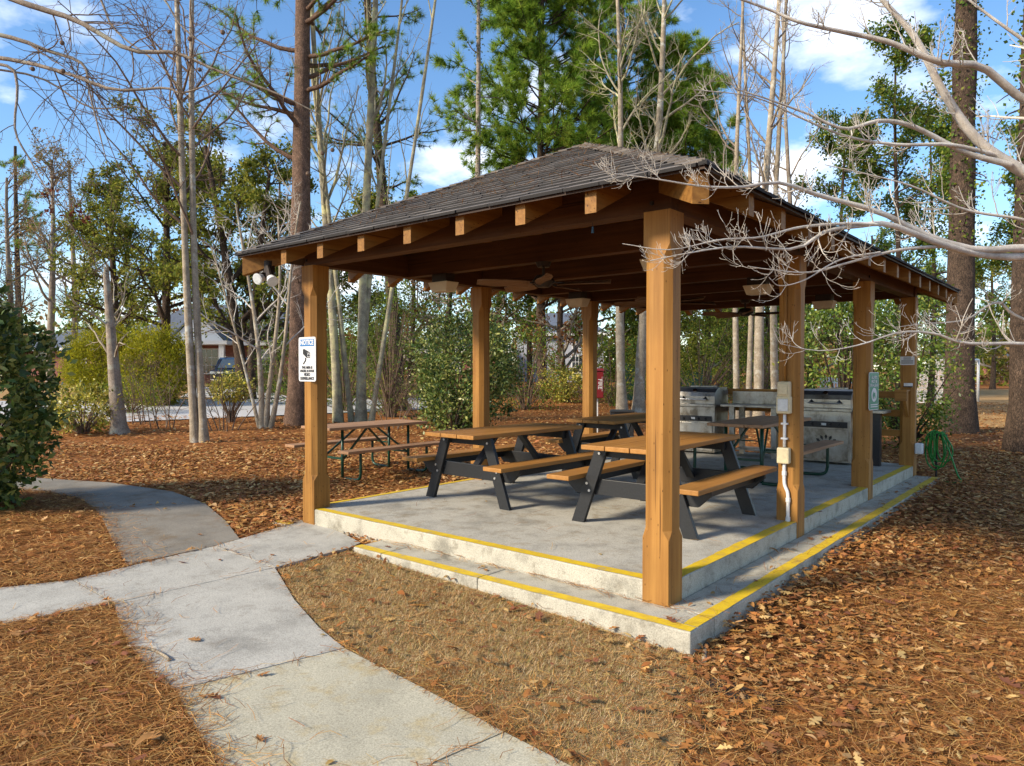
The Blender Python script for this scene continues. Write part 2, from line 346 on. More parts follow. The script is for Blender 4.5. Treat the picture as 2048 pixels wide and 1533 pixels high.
def lawn_mat(name, cs, sc=1.0):
    m, t, b, o = newmat(name); c = N(t, 'ShaderNodeTexCoord'); v = c.outputs['Object']; n = noise(t, 35 * sc, 5, 0.75, v); n2 = noise(t, 1.6 * sc, 4, 0.6, v)
    r = ramp(t, n.outputs['Fac'], [(0.3, cs[0]), (0.5, cs[1]), (0.72, cs[2])]); r2 = ramp(t, n2.outputs['Fac'], [(0.3, (0.7, 0.68, 0.6)), (0.7, (1.15, 1.12, 1.05))])
    t.links.new(mixc(t, r.outputs[0], r2.outputs[0], 1.0, 'MULTIPLY'), b.inputs['Base Color']); b.inputs['Roughness'].default_value = 0.95; b.inputs['Specular IOR Level'].default_value = 0.1
    bump(t, b, n.outputs['Fac'], 0.6, 0.02); return m
M['lawn'] = lawn_mat('dry_lawn', ((0.17, 0.10, 0.045), (0.36, 0.235, 0.11), (0.55, 0.41, 0.21)))
M['far_lawn'] = lawn_mat('far_dry_lawn', ((0.28, 0.15, 0.06), (0.40, 0.25, 0.11), (0.50, 0.34, 0.17)), 0.4)
M['leaf'] = leaf_mat('leaf', 0.42, 0.6, 0.12); M['glossy_leaf'] = leaf_mat('glossy_leaf', 0.25, 0.4, 0.35); M['needle'] = leaf_mat('pine_needle', 0.4, 0.6, 0.1)
M['litter'] = leaf_mat('dry_leaf', 0.15, 0.8, 0.15)
M['pine_bark'] = bark_mat('pine_bark', (0.075, 0.047, 0.034), (0.34, 0.215, 0.15), (8, 8, 2.4), bmp=1.0)
M['dark_bark'] = bark_mat('dark_pine_bark', (0.032, 0.024, 0.018), (0.15, 0.10, 0.07), (6.5, 6.5, 1.6), bmp=1.0)
M['grey_bark'] = bark_mat('grey_bark', (0.19, 0.15, 0.115), (0.40, 0.33, 0.26), (14, 14, 4), lichen=(0.34, 0.34, 0.27), bmp=0.5)
M['pale_bark'] = bark_mat('pale_bark', (0.24, 0.19, 0.13), (0.46, 0.39, 0.29), (16, 16, 6), lichen=(0.50, 0.49, 0.42), bmp=0.4)
M['lichen_bark'] = bark_mat('lichen_bark', (0.24, 0.21, 0.14), (0.46, 0.42, 0.30), (14, 14, 5), lichen=(0.50, 0.47, 0.26), bmp=0.5, amount=0.5)
M['twig'] = bark_mat('brown_twig', (0.10, 0.065, 0.045), (0.24, 0.17, 0.12), (20, 20, 8), bmp=0.3)
M['pale_twig'] = bark_mat('pale_twig', (0.50, 0.44, 0.37), (0.74, 0.69, 0.61), (30, 30, 22), lichen=(0.72, 0.69, 0.62), bmp=0.5)
M['brick'] = plain('brick_wall', (0.24, 0.10, 0.075), 0.9, var=0.3, scale=9); M['roofblue'] = plain('blue_grey_roof', (0.10, 0.12, 0.155), 0.95, var=0.2, scale=5)
M['siding'] = plain('grey_siding', (0.36, 0.38, 0.42), 0.7, var=0.08); M['trim'] = plain('white_trim', (0.75, 0.75, 0.73), 0.5, var=0.05)
M['pane'] = plain('window_pane', (0.03, 0.04, 0.05), 0.08, var=0.1, bmp=0, spec=0.8); M['door'] = plain('dark_door', (0.05, 0.03, 0.02), 0.5)
M['fence'] = plain('green_fence_board', (0.008, 0.085, 0.065), 0.6, var=0.25)
M['carpaint'] = plain('black_car_paint', (0.012, 0.013, 0.015), 0.15, 0.2, bmp=0, spec=0.7); M['chrome'] = plain('chrome', (0.7, 0.7, 0.7), 0.15, 1.0, bmp=0)
M['glass'] = plain('car_glass', (0.10, 0.13, 0.15), 0.05, bmp=0, spec=0.9); M['rubber'] = plain('rubber', (0.02, 0.02, 0.02), 0.8)
M['net'] = plain('goal_net', (0.6, 0.6, 0.6), 0.7, bmp=0)

# ================================================================== SETTING
def ground():
    rs = np.concatenate([np.linspace(0.0, 14, 57)[1:], 14 * 1.11 ** np.arange(1, 44)]); na = 180
    a = np.arange(na) * 2 * np.pi / na; c = np.array([0.0, -1.0])
    X = c[0] + rs[:, None] * np.cos(a); Y = c[1] + rs[:, None] * np.sin(a); Xf = np.concatenate([[c[0]], X.ravel()]); Yf = np.concatenate([[c[1]], Y.ravel()])
    Z = g(np.clip(Xf, -70, 60), np.clip(Yf, -60, 90)); V = np.stack([Xf, Yf, Z], 1)
    F = []
    for k in range(len(rs) - 1):
        b = 1 + k * na
        i = np.arange(na); j = (i + 1) % na; F.append(np.stack([b + i, b + na + i, b + na + j, b + j], 1))
    F = np.concatenate(F); me = raw_mesh('ground', V, F, smooth=True)
    inner = MB(); me2 = me
    o = structure(link('ground', me, M['ground'])); return o
ground()
def sheet(name, A, B, C, D, off, mat, nu=24, nv=8, parent=None):
    A, B, C, D = [np.array(p[:2], float) for p in (A, B, C, D)]
    u = np.linspace(0, 1, nu)[None, :, None]; v = np.linspace(0, 1, nv)[:, None, None]
    P = (A * (1 - u) + B * u) * (1 - v) + (D * (1 - u) + C * u) * v; P = P.reshape(-1, 2)
    V = np.column_stack([P, g(np.clip(P[:, 0], -70, 60), np.clip(P[:, 1], -60, 90)) + off])
    i = np.arange(nu - 1)[None, :]; j = np.arange(nv - 1)[:, None] * nu
    F = np.stack([i + j, i + j + 1, i + j + nu + 1, i + j + nu], -1).reshape(-1, 4)
    return structure(link(name, raw_mesh(name, V, F), mat, parent))
road = sheet('road', gp(-260, 868), gp(900, 818), gp(900, 797), gp(-260, 806), 0.03, M['road'], 40, 8)
sheet('driveway', gp(360, 797), gp(590, 800), gp(505, 775), gp(398, 775), 0.05, M['road'])
sheet('far_lawn', gp(-260, 805), gp(900, 796), gp(900, 768), gp(-260, 768), 0.02, M['far_lawn'], 40, 10)
sheet('field_lawn', gp(1790, 850), gp(2500, 875), gp(2500, 778), gp(1790, 778), 0.02, M['far_lawn'], 30, 14)

def poly_slab(name, pix, mat, parent, off=0.02, thick=0.12, shrink=0.006):
    P = np.array([gp(*q)[:2] for q in pix]); c = P.mean(0); d = P - c; P = c + d * (1 - shrink / np.linalg.norm(d, axis=1, keepdims=True))
    # densify
    n = len(P); Q = []
    for k in range(n):
        a, b = P[k], P[(k + 1) % n]; m = max(1, int(np.linalg.norm(b - a) / 0.25))
        for t in range(m): Q.append(a + (b - a) * t / m)
    Q = np.array(Q); zt = g(Q[:, 0], Q[:, 1]) + off; n = len(Q)
    cz = gz(*c) + off
    vs = [(c[0], c[1], cz)] + [(q[0], q[1], z) for q, z in zip(Q, zt)] + [(q[0], q[1], z - thick) for q, z in zip(Q, zt)]
    fs = [(0, 1 + i, 1 + (i + 1) % n) for i in range(n)] + [(1 + (i + 1) % n, 1 + i, 1 + n + i, 1 + n + (i + 1) % n) for i in range(n)]
    mb = MB(); mb.add(vs, fs); me = mb.mesh(name)
    bpyo = link(name, me, mat, parent); 
    import bmesh
    bm = bmesh.new(); bm.from_mesh(me); bmesh.ops.recalc_face_normals(bm, faces=bm.faces); bm.to_mesh(me); bm.free()
    return bpyo
path = structure(empty('path', (0, 0, 0)))
poly_slab('slab', [(1010, 1472), (870, 1533), (700, 1640), (900, 1900), (1500, 1800), (1260, 1600), (1130, 1533)], M['walk_pale'], path)
poly_slab('slab', [(690, 1303), (355, 1387), (372, 1430), (415, 1500), (470, 1600), (560, 1700), (700, 1638), (870, 1533), (1010, 1472), (850, 1384)], M['walk_pale'], path)
poly_slab('slab', [(550, 1140), (228, 1212), (236, 1250), (262, 1300), (300, 1350), (355, 1387), (690, 1303), (640, 1262), (590, 1205), (566, 1165)], M['walk'], path)
poly_slab('slab', [(427, 1097), (145, 1165), (228, 1212), (550, 1140)], M['walk'], path)
poly_slab('slab', [(427, 1097), (550, 1140), (700, 1100), (722, 1090), (690, 1072), (640, 1053), (600, 1046), (480, 1082)], M['walk'], path)
poly_slab('slab', [(145, 1165), (-60, 1187), (-300, 1215), (-300, 1330), (-60, 1268), (205, 1215), (228, 1212)], M['walk'], path)
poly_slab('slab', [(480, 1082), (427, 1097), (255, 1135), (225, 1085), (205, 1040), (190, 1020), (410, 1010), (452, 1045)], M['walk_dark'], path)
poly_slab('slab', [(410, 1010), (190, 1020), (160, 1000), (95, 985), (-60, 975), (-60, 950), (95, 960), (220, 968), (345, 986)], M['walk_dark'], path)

# dry grass patch in front of the step
def patch(name, pix, off, mat):
    P = np.array([gp(*q)[:2] for q in pix]); c = P.mean(0)
    vs = [(c[0], c[1], gz(*c) + off)] + [(p[0], p[1], gz(*p) + off) for p in P]; n = len(P)
    mb = MB(); mb.add(vs, [(0, 1 + (i + 1) % n, 1 + i) for i in range(n)]); return structure(mb.build(name, mat))
GRASS = [(556, 1142), (700, 1104), (724, 1092), (1000, 1168), (1200, 1222), (1385, 1312), (1395, 1380), (1340, 1430), (1375, 1490), (1345, 1560), (1500, 1800), (1260, 1600), (1130, 1530), (1010, 1470), (850, 1382), (690, 1300), (640, 1260), (590, 1203)]
patch('lawn', GRASS, 0.006, M['lawn'])
GRASSW = np.array([gp(*q)[:2] for q in GRASS])

# platform and step
def two_mat(o, top, side):
    me = o.data; me.materials.clear(); me.materials.append(top); me.materials.append(side)
    for p in me.polygons: p.material_index = 0 if p.normal.z > 0.5 else 1
slab = structure(MB().box(-W - 0.095, 0.092, -0.092, L + 0.1, -0.35, SL).build('concrete_platform', None)); slab.data.materials.append(M['slab']); two_mat(slab, M['slab'], M['riser'])
sb = slab.modifiers.new('b', 'BEVEL'); sb.width = 0.012; sb.segments = 2
def stripe(parent, x0, x1, y0, y1, z, drop=None):
    lx, ly = x1 - x0, y1 - y0; al = lx > ly; n = max(4, int(max(lx, ly) / 0.04)); vs = []
    j = lambda a: random.gauss(0, 1) * a
    w1, w2 = 0.0, 0.0
    for k in range(n + 1):
        t_ = k / n; w1 = 0.75 * w1 + j(0.0022); w2 = 0.75 * w2 + j(0.0012)
        if al: vs += [(x0 + lx * t_, y0 + w2, z + 0.0035), (x0 + lx * t_, y1 + w1, z + 0.0035)]
        else: vs += [(x0 + w1, y0 + ly * t_, z + 0.0035), (x1 + w2, y0 + ly * t_, z + 0.0035)]
    fs = [(2 * k, 2 * k + 2, 2 * k + 3, 2 * k + 1) if al else (2 * k, 2 * k + 1, 2 * k + 3, 2 * k + 2) for k in range(n)]
    return MB().add(vs, fs).build('yellow_stripe', M['yellow'], parent)
stripe(slab, -W + H + 0.002, -H - 0.002, -0.088, 0.004, SL)
for k in range(3):
    stripe(slab, -0.01, 0.088, k * L / 3 + H + 0.003, (k + 1) * L / 3 - H - 0.003, SL)
    stripe(slab, -W - 0.091, -W - 0.02, k * L / 3 + H + 0.003, (k + 1) * L / 3 - H - 0.003, SL)
step = structure(empty('concrete_step', (0, 0, 0)))
def seg(x0, x1, y0, y1):
    o = MB().box(x0, x1, y0, y1, -0.45, 0.0).build('step_block', M['riser'], step, bevel=0.012); return o
cuts = [-2.84, -2.46, -1.33, 0.425]
for a, b in zip(cuts[:-1], cuts[1:]):
    seg(a + 0.002, b - 0.002, -0.435, -0.094); stripe(step, a + 0.004, b - (0.004 if b < 0 else 0.008), -0.428, -0.335, 0.0)
ycuts = [-0.0935, 1.9, 3.9, 5.8, 7.66]
for a, b in zip(ycuts[:-1], ycuts[1:]):
    seg(0.0945, 0.425, a + 0.002, b - 0.002); stripe(step, 0.322, 0.418, (a if a > 0 else -0.333) + 0.003, b - 0.003, 0.0)
MB().box(-W - 0.36, -W - 0.1, -0.30, -0.05, -0.3, -0.005).build('step_block', M['riser'], step, bevel=0.01)
stripe(step, -W - 0.35, -W - 0.105, -0.29, -0.19, -0.005)

# ================================================================== PAVILION
pav = empty('pavilion', (0, 0, 0), 0, 'open timber picnic pavilion with hipped shingle roof on a concrete platform', 'pavilion')
ZB = 2.653; OV = 0.555; ZE = 2.765; PT = 0.476
def post_mesh():
    mb = MB(); rings = []
    for z, c in ((-0.12, .004), (0.44, .004), (0.50, .046), (2.34, .046), (2.42, .004), (ZB, .004)):
        h = H
        rings.append([(h - c, -h, z), (h, -h + c, z), (h, h - c, z), (h - c, h, z), (-h + c, h, z), (-h, h - c, z), (-h, -h + c, z), (-h + c, -h, z)])
    vs = [p for r_ in rings for p in r_]; n = 8
    fs = [(k * n + i, k * n + (i + 1) % n, (k + 1) * n + (i + 1) % n, (k + 1) * n + i) for k in range(5) for i in range(8)] + [tuple(range(8))[::-1], tuple(range(40, 48))]
    mb.add(vs, fs); return mb.mesh('post')
pm = post_mesh(); pm.materials.append(M['wood_z'])
for k in range(4):
    for x in (0, -W):
        o = link('post', pm, None, pav); o.location = (x, k * L / 3, 0)
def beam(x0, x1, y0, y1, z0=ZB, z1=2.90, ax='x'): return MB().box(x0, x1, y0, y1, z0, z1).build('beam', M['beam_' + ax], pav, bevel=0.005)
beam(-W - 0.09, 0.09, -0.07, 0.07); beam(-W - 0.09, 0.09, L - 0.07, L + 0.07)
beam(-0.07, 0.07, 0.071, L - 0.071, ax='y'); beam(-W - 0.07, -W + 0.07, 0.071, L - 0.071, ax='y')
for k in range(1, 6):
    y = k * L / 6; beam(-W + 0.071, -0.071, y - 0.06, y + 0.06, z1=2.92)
def zt(d): return ZE - 0.032 + PT * d          # top of rafters at distance d in from the eave
def rafter(p0, d, run, w=0.088, hgt=0.15, name='rafter'):
    # p0: eave point (x,y), d: inward horizontal unit
    p0 = np.array(p0, float); d = np.array(d, float); s = np.array([-d[1], d[0]]); diag = abs(d[0]) > 0.1 and abs(d[1]) > 0.1
    k = PT / math.sqrt(2) if diag else PT; a0 = 0.045 * (1.4 if diag else 1)
    vs = []
    for t in (a0, run):
        q = p0 + d * t; z = ZE - 0.034 + k * t
        for sg, zz_ in ((-1, -hgt), (1, -hgt), (1, 0), (-1, 0)): vs.append((*(q + s * sg * w / 2), z + zz_ - (0.012 if diag else 0)))
    mb = MB(); mb.add(vs, [(3, 2, 1, 0), (4, 5, 6, 7), (0, 1, 5, 4), (1, 2, 6, 5), (2, 3, 7, 6), (3, 0, 4, 7)])
    me = mb.mesh(name); import bmesh
    bm = bmesh.new(); bm.from_mesh(me); bmesh.ops.recalc_face_normals(bm, faces=bm.faces); bm.to_mesh(me); bm.free()
    return link(name, me, M['rafter_y' if abs(d[1]) > abs(d[0]) else 'rafter_x'], pav)
RUN = W / 2 + OV
for k in range(7):
    x = -0.255 - 0.59 * k; run = min(OV - x, x + W + OV) - 0.03
    rafter((x, -OV), (0, 1), run); rafter((x, L + OV), (0, -1), run)
for k in range(13):
    y = 0.25 + 0.6 * k; run = min(RUN, y + OV, L + OV - y) - 0.03
    rafter((OV, y), (-1, 0), run); rafter((-W - OV, y), (1, 0), run)
q = math.sqrt(0.5)
for p, d in (((OV, -OV), (-q, q)), ((-W - OV, -OV), (q, q)), ((OV, L + OV), (-q, -q)), ((-W - OV, L + OV), (q, -q))):
    rafter(p, d, RUN * math.sqrt(2) - 0.05, 0.10, 0.19, 'hip_rafter')
ZR = ZE + PT * RUN
cA, cB, cC, cD = (OV, -OV, ZE), (-W - OV, -OV, ZE), (-W - OV, L + OV, ZE), (OV, L + OV, ZE)
r0, r1 = (-W / 2, -OV + RUN, ZR), (-W / 2, L + OV - RUN, ZR)
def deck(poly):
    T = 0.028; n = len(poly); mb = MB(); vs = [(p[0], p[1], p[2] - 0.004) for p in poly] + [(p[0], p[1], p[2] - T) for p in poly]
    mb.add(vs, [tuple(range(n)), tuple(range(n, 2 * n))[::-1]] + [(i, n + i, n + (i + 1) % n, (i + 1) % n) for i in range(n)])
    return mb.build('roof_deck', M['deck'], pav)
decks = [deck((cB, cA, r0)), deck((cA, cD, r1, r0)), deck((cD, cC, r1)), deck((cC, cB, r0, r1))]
def clip(poly, n_, c_):
    out_ = []
    for i in range(len(poly)):
        a, b = poly[i], poly[(i + 1) % len(poly)]; da = a[0] * n_[0] + a[1] * n_[1] - c_; db = b[0] * n_[0] + b[1] * n_[1] - c_
        if da <= 0: out_.append(a)
        if da * db < 0: t = da / (da - db); out_.append((a[0] + (b[0] - a[0]) * t, a[1] + (b[1] - a[1]) * t))
    return out_
SN = math.sqrt(1 + PT * PT); EXPO = 0.125
bands = {}
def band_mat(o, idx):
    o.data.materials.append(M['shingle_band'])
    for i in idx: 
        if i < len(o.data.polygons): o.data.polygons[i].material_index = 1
def shingles(u0, u1, tri_top, to3, parent, single):
    # local coords: u along the eave from 0..len, d horizontal inward distance 0..RUN
    length = u1 - u0; rows = int(RUN * SN / EXPO) + 1; mbs = MB(); cnt = 0
    for r_ in range(rows):
        d0 = r_ * EXPO / SN - (0.02 if r_ == 0 else 0); d1 = min((r_ + 1) * EXPO / SN + 0.03, RUN)
        off = (r_ % 3) * 0.105 + random.uniform(-.03, .03); u = -off - 0.3
        while u < length:
            w = 0.31 * random.uniform(0.8, 1.2); jag = random.uniform(-0.008, 0.008)
            poly = [(u + 0.004, d0 + jag), (u + w - 0.004, d0 + jag), (u + w - 0.004, d1), (u + 0.004, d1)]; u += w
            poly = clip(poly, (-1, 1), 0.02); poly = clip(poly, (1, 1), length + 0.02) if len(poly) > 2 else poly
            poly = clip(poly, (-1, 0), 0.02) if len(poly) > 2 else poly; poly = clip(poly, (1, 0), length + 0.02) if len(poly) > 2 else poly
            if len(poly) < 3: continue
            ths = random.uniform(0.010, 0.017)
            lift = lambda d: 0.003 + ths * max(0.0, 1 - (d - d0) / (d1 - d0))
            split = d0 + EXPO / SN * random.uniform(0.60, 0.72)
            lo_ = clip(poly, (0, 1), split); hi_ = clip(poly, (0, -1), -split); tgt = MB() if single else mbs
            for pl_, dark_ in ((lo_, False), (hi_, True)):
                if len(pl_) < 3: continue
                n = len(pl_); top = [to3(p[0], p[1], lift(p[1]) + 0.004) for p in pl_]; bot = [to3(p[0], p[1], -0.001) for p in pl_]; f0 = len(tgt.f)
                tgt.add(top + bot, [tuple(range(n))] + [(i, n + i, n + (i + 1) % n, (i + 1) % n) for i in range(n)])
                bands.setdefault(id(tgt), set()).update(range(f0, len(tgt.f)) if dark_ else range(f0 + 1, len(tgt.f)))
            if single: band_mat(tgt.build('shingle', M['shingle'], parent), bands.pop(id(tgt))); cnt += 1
    if not single:
        o = mbs.build('shingle_cover', M['shingle'], parent); o['kind'] = 'stuff'; band_mat(o, bands[id(mbs)])
    return cnt
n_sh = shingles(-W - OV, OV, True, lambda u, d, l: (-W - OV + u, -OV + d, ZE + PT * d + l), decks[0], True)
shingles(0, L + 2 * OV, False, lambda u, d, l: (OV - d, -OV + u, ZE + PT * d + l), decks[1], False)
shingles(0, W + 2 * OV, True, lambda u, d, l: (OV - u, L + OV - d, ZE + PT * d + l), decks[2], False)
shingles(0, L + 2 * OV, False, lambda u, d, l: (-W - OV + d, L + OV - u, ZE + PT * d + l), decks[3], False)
def caps(a, b, dl, dr, parent):
    a = Vector(a); b = Vector(b); Ld = (b - a).length; d = (b - a) / Ld; n = int(Ld / 0.15)
    dl = Vector(dl); dr = Vector(dr)
    for k in range(n):
        p = a + d * (k * Ld / n); e = a + d * min(Ld, (k + 1.25) * Ld / n); u0, u1 = 0.028, 0.012
        vs = [p + Vector((0, 0, u0)) + dl * 0.13, p + Vector((0, 0, u0 + 0.006)), p + Vector((0, 0, u0)) + dr * 0.13,
              e + Vector((0, 0, u1)) + dl * 0.13, e + Vector((0, 0, u1 + 0.006)), e + Vector((0, 0, u1)) + dr * 0.13]
        vs += [v - Vector((0, 0, 0.018)) for v in vs[:3]]
        mb = MB(); mb.add(vs, [(0, 1, 4, 3), (1, 2, 5, 4), (1, 0, 6, 7), (2, 1, 7, 8)]); mb.build('ridge_cap', M['shingle'], parent)
def slope_dir(hx, hy, sl): return Vector((hx, hy, sl)).normalized()
fl = slope_dir(-1, 0, 0); 
# hip caps: directions lie in the two roof planes, perpendicular-ish to the hip
caps(cA, r0, slope_dir(-1, -0.2, PT * -0.2), slope_dir(0.2, 1, -PT * 0.2), decks[0])
caps(cB, r0, slope_dir(1, -0.2, PT * -0.2), slope_dir(-0.2, 1, -PT * 0.2), decks[0])
caps(cD, r1, slope_dir(0.2, -1, -PT * 0.2), slope_dir(-1, 0.2, -PT * 0.2), decks[2])
caps(cC, r1, slope_dir(-0.2, -1, -PT * 0.2), slope_dir(1, 0.2, -PT * 0.2), decks[2])
caps(r0, r1, slope_dir(-1, 0, -PT), slope_dir(1, 0, -PT), decks[1])

# bolt heads where beams meet the posts
for x in (0.0, -W):
    for dx_, dz_ in ((-0.05, 0.06), (0.05, 0.17)):
        for y, sy in ((-0.07, -1), (L + 0.07, 1)): MB().cyl((x + dx_, y, ZB + dz_), (x + dx_, y + sy * 0.012, ZB + dz_), 0.016, n=8).build('bolt', M['dark'], pav)
for k in range(1, 3):
    for dy_, dz_ in ((-0.05, 0.06), (0.05, 0.17)): MB().cyl((0.07, k * L / 3 + dy_, ZB + dz_), (0.082, k * L / 3 + dy_, ZB + dz_), 0.016, n=8).build('bolt', M['dark'], pav)
# back rail between the rear posts (part of the pavilion)
for z in (1.20, 0.92, 0.62):
    MB().box(-W + 0.101, -0.101, L - 0.03, L + 0.03, z - 0.05, z + 0.05).build('rail', M['wood_x'], pav, bevel=0.004)
for x in (-3.0, -2.0, -1.0): MB().box(x - 0.045, x + 0.045, L + 0.031, L + 0.11, SL, 1.25).build('rail_post', M['wood_z'], pav, bevel=0.004)

# ================================================================== PICNIC TABLES
def make_black_table():
    t = empty('picnic_table', (0, 0, 0)); LY = 0.93
    for x in (-0.25, 0.0, 0.25): MB().box(x - 0.121, x + 0.121, -LY, LY, 0.72, 0.762).build('plank', M['plank'], t, bevel=0.006)
    for s in (-1, 1):
        MB().box(s * 0.63 - 0.125, s * 0.63 + 0.125, -LY, LY, 0.42, 0.462).build('bench_plank', M['plank'], t, bevel=0.006)
    for y in (-0.62, 0.62):
        sy = -1 if y < 0 else 1
        MB().box(-0.335, 0.335, y - 0.02, y + 0.02, 0.63, 0.719).build('top_support', M['black'], t, bevel=0.004)
        MB().prism([(-0.74, 0.419), (0.74, 0.419), (0.74, 0.38), (0.62, 0.27), (-0.62, 0.27), (-0.74, 0.38)], 1, y - 0.02, y + 0.02).build('seat_support', M['black'], t, bevel=0.004)
        for s in (-1, 1):
            y0 = y + sy * 0.021; y1 = y0 + sy * 0.042; ya, yb = min(y0, y1), max(y0, y1)
            lg = MB().prism([(s * 0.245, 0.719), (s * 0.375, 0.719), (s * 0.64, 0.0), (s * 0.505, 0.0)], 1, ya, yb).build('leg', M['black'], t, bevel=0.004)
            for fx in (0.665, 0.375, 0.31):
                k = (0.719 - fx) / 0.719; cx = s * (0.31 + 0.2625 * k + (0.03 if fx == 0.375 else -0.02 if fx == 0.31 else 0))
                MB().cyl((cx, y1 - sy * 0.002, fx), (cx, y1 + sy * 0.008, fx), 0.013, n=8).build('bolt', M['bolt'], lg)
        for xx in (-0.03,):
            MB().bar((0.0, y - sy * 0.06, 0.34), (0.0, y - sy * 0.42, 0.70), 0.085, 0.04).build('brace', M['black'], t, bevel=0.004)
    for s in (-1, 1): MB().box(s * 0.63 - 0.02, s * 0.63 + 0.02, -0.59, 0.59, 0.335, 0.4185).build('bench_stringer', M['black'], t, bevel=0.003)
    return t
tb = make_black_table()
def place_table(o, x, y, z, rz, label, group):
    o.location = (x, y, z); o.rotation_euler = (0, 0, rz); return tag(o, label, 'picnic table', group)
place_table(tb, -0.95, 1.85, SL, R(1), 'black-legged picnic table with brown planks behind the near corner post', 'black-framed picnic tables')
place_table(copy_tree(tb), -2.95, 1.84, SL, R(-2), 'black-legged picnic table with brown planks beside the notice sign post', 'black-framed picnic tables')
place_table(copy_tree(tb), -2.98, 4.48, SL, R(1), 'black-legged picnic table with brown planks in front of the left grill', 'black-framed picnic tables')
def make_green_table(plank):
    t = empty('picnic_table', (0, 0, 0)); LY = 0.92
    for x in (-0.24, 0.0, 0.24): MB().box(x - 0.117, x + 0.117, -LY, LY, 0.725, 0.765).build('plank', plank, t, bevel=0.006)
    for s in (-1, 1): MB().box(s * 0.66 - 0.125, s * 0.66 + 0.125, -LY, LY, 0.425, 0.465).build('bench_plank', plank, t, bevel=0.006)
    for y in (-0.62, 0.62):
        sy = -1 if y < 0 else 1
        for s in (-1, 1):
            pts = spline([(s * 0.66, y, 0.425), (s * 0.66, y, 0.25), (s * 0.655, y, 0.10), (s * 0.60, y, 0.035), (s * 0.45, y, 0.021), (s * 0.24, y, 0.021)], 18)
            MB().tube(pts, 0.021, 8).build('bench_leg', M['green_metal'], t, smooth=True)
            MB().tube([(s * 0.235, y, 0.021), (s * 0.235, y, 0.3), (s * 0.235, y, 0.715)], 0.021, 8).build('leg', M['green_metal'], t, smooth=True)
            MB().bar((s * 0.255, y, 0.415), (s * 0.74, y, 0.415), 0.035, 0.015).build('seat_bracket', M['green_metal'], t)
        MB().box(-0.33, 0.33, y - 0.02, y + 0.02, 0.712, 0.724).build('top_bracket', M['green_metal'], t)
        MB().bar((-0.213, y, 0.30), (0.213, y, 0.30), 0.02, 0.03).build('crossbar', M['green_metal'], t)
        for s in (-1, 1): MB().bar((s * 0.235, y - sy * 0.02, 0.30), (s * 0.12, sy * 0.09, 0.712), 0.022, 0.028).build('brace', M['green_metal'], t)
    return t
place_table(make_green_table(M['plank_grey']), -1.22, 5.02, SL, R(0.5), 'green tubular-framed picnic table on the platform in front of the grills', 'green-framed picnic tables')
place_table(make_green_table(M['plank_grey']), -6.37, 2.55, gz(-6.37, 2.55) + 0.005, R(-1), 'green tubular-framed picnic table standing on leaf litter outside the pavilion', 'green-framed picnic tables')

# ================================================================== GRILLS AND COUNTER
def make_grill():
    t = empty('gas_grill', (0, 0, 0)); w = 0.37; yf, yb = -0.28, 0.26
    MB().box(-w, w, yf, yb, 0.03, 0.80).build('cabinet', M['steel'], t, bevel=0.006)
    MB().box(-w + 0.035, w - 0.035, yf - 0.014, yf - 0.001, 0.06, 0.53).build('door', M['steel'], t, bevel=0.004)
    MB().box(-w + 0.05, w - 0.05, yf - 0.012, yf - 0.001, 0.555, 0.645).build('control_panel', M['dark'], t)
    for x in (-0.2, -0.07, 0.07, 0.2): MB().cyl((x, yf - 0.011, 0.60), (x, yf - 0.045, 0.60), 0.022, n=10).build('knob', M['dark'], t)
    MB().box(-0.08, 0.02, yf - 0.016, yf - 0.0125, 0.585, 0.62).build('name_plate', M['white'], t)
    MB().box(-w - 0.02, w + 0.02, yf - 0.03, yb, 0.801, 0.845).build('firebox_rim', M['steel'], t, bevel=0.005)
    pts = [(yf + 0.0, 0.846), (yf + 0.0, 0.98), (yf + 0.03, 1.045), (yf + 0.10, 1.10), (yf + 0.2, 1.125), (yb - 0.06, 1.125), (yb, 1.06), (yb, 0.846)]
    hd = MB().prism(pts, 0, -w, w).build('hood', M['steel'], t, bevel=0.004)
    MB().prism([(yf + 0.005, 0.987), (yf + 0.033, 1.05), (yf + 0.103, 1.106), (yf + 0.2, 1.131), (yf + 0.2, 1.126), (yf + 0.105, 1.10), (yf + 0.036, 1.046), (yf + 0.009, 0.985)], 0, -w + 0.002, w - 0.002).build('hood_band', M['hood'], hd)
    MB().cyl((-0.24, yf - 0.06, 0.925), (0.24, yf - 0.06, 0.925), 0.011, n=8).build('handle', M['bolt'], hd)
    for x in (-0.2, 0.2):
        MB().add([(x - 0.045, yf - 0.002, 0.93), (x + 0.045, yf - 0.002, 0.93), (x, yf - 0.002, 0.98), (x, yf - 0.065, 0.92)], [(0, 1, 2), (0, 3, 1), (1, 3, 2), (2, 3, 0)]).build('handle_bracket', M['dark'], hd)
    MB().cyl((0, yf + 0.045, 1.06), (0, yf + 0.02, 1.085), 0.035, n=12).build('thermometer', M['chrome'], hd)
    MB().box(-0.2, 0.2, 0.0, 0.2, 1.126, 1.15).build('vent', M['steel'], hd, bevel=0.004)
    return t
gr = make_grill(); gr.location = (-1.0, 7.28, SL); tag(gr, 'stainless steel gas grill with a dark sunburst cutout in its door', 'grill', 'gas grills')
g2 = copy_tree(gr); g2.location = (-3.14, 7.28, SL); tag(g2, 'stainless steel gas grill with a plain door, beside the steel counter', 'grill', 'gas grills')
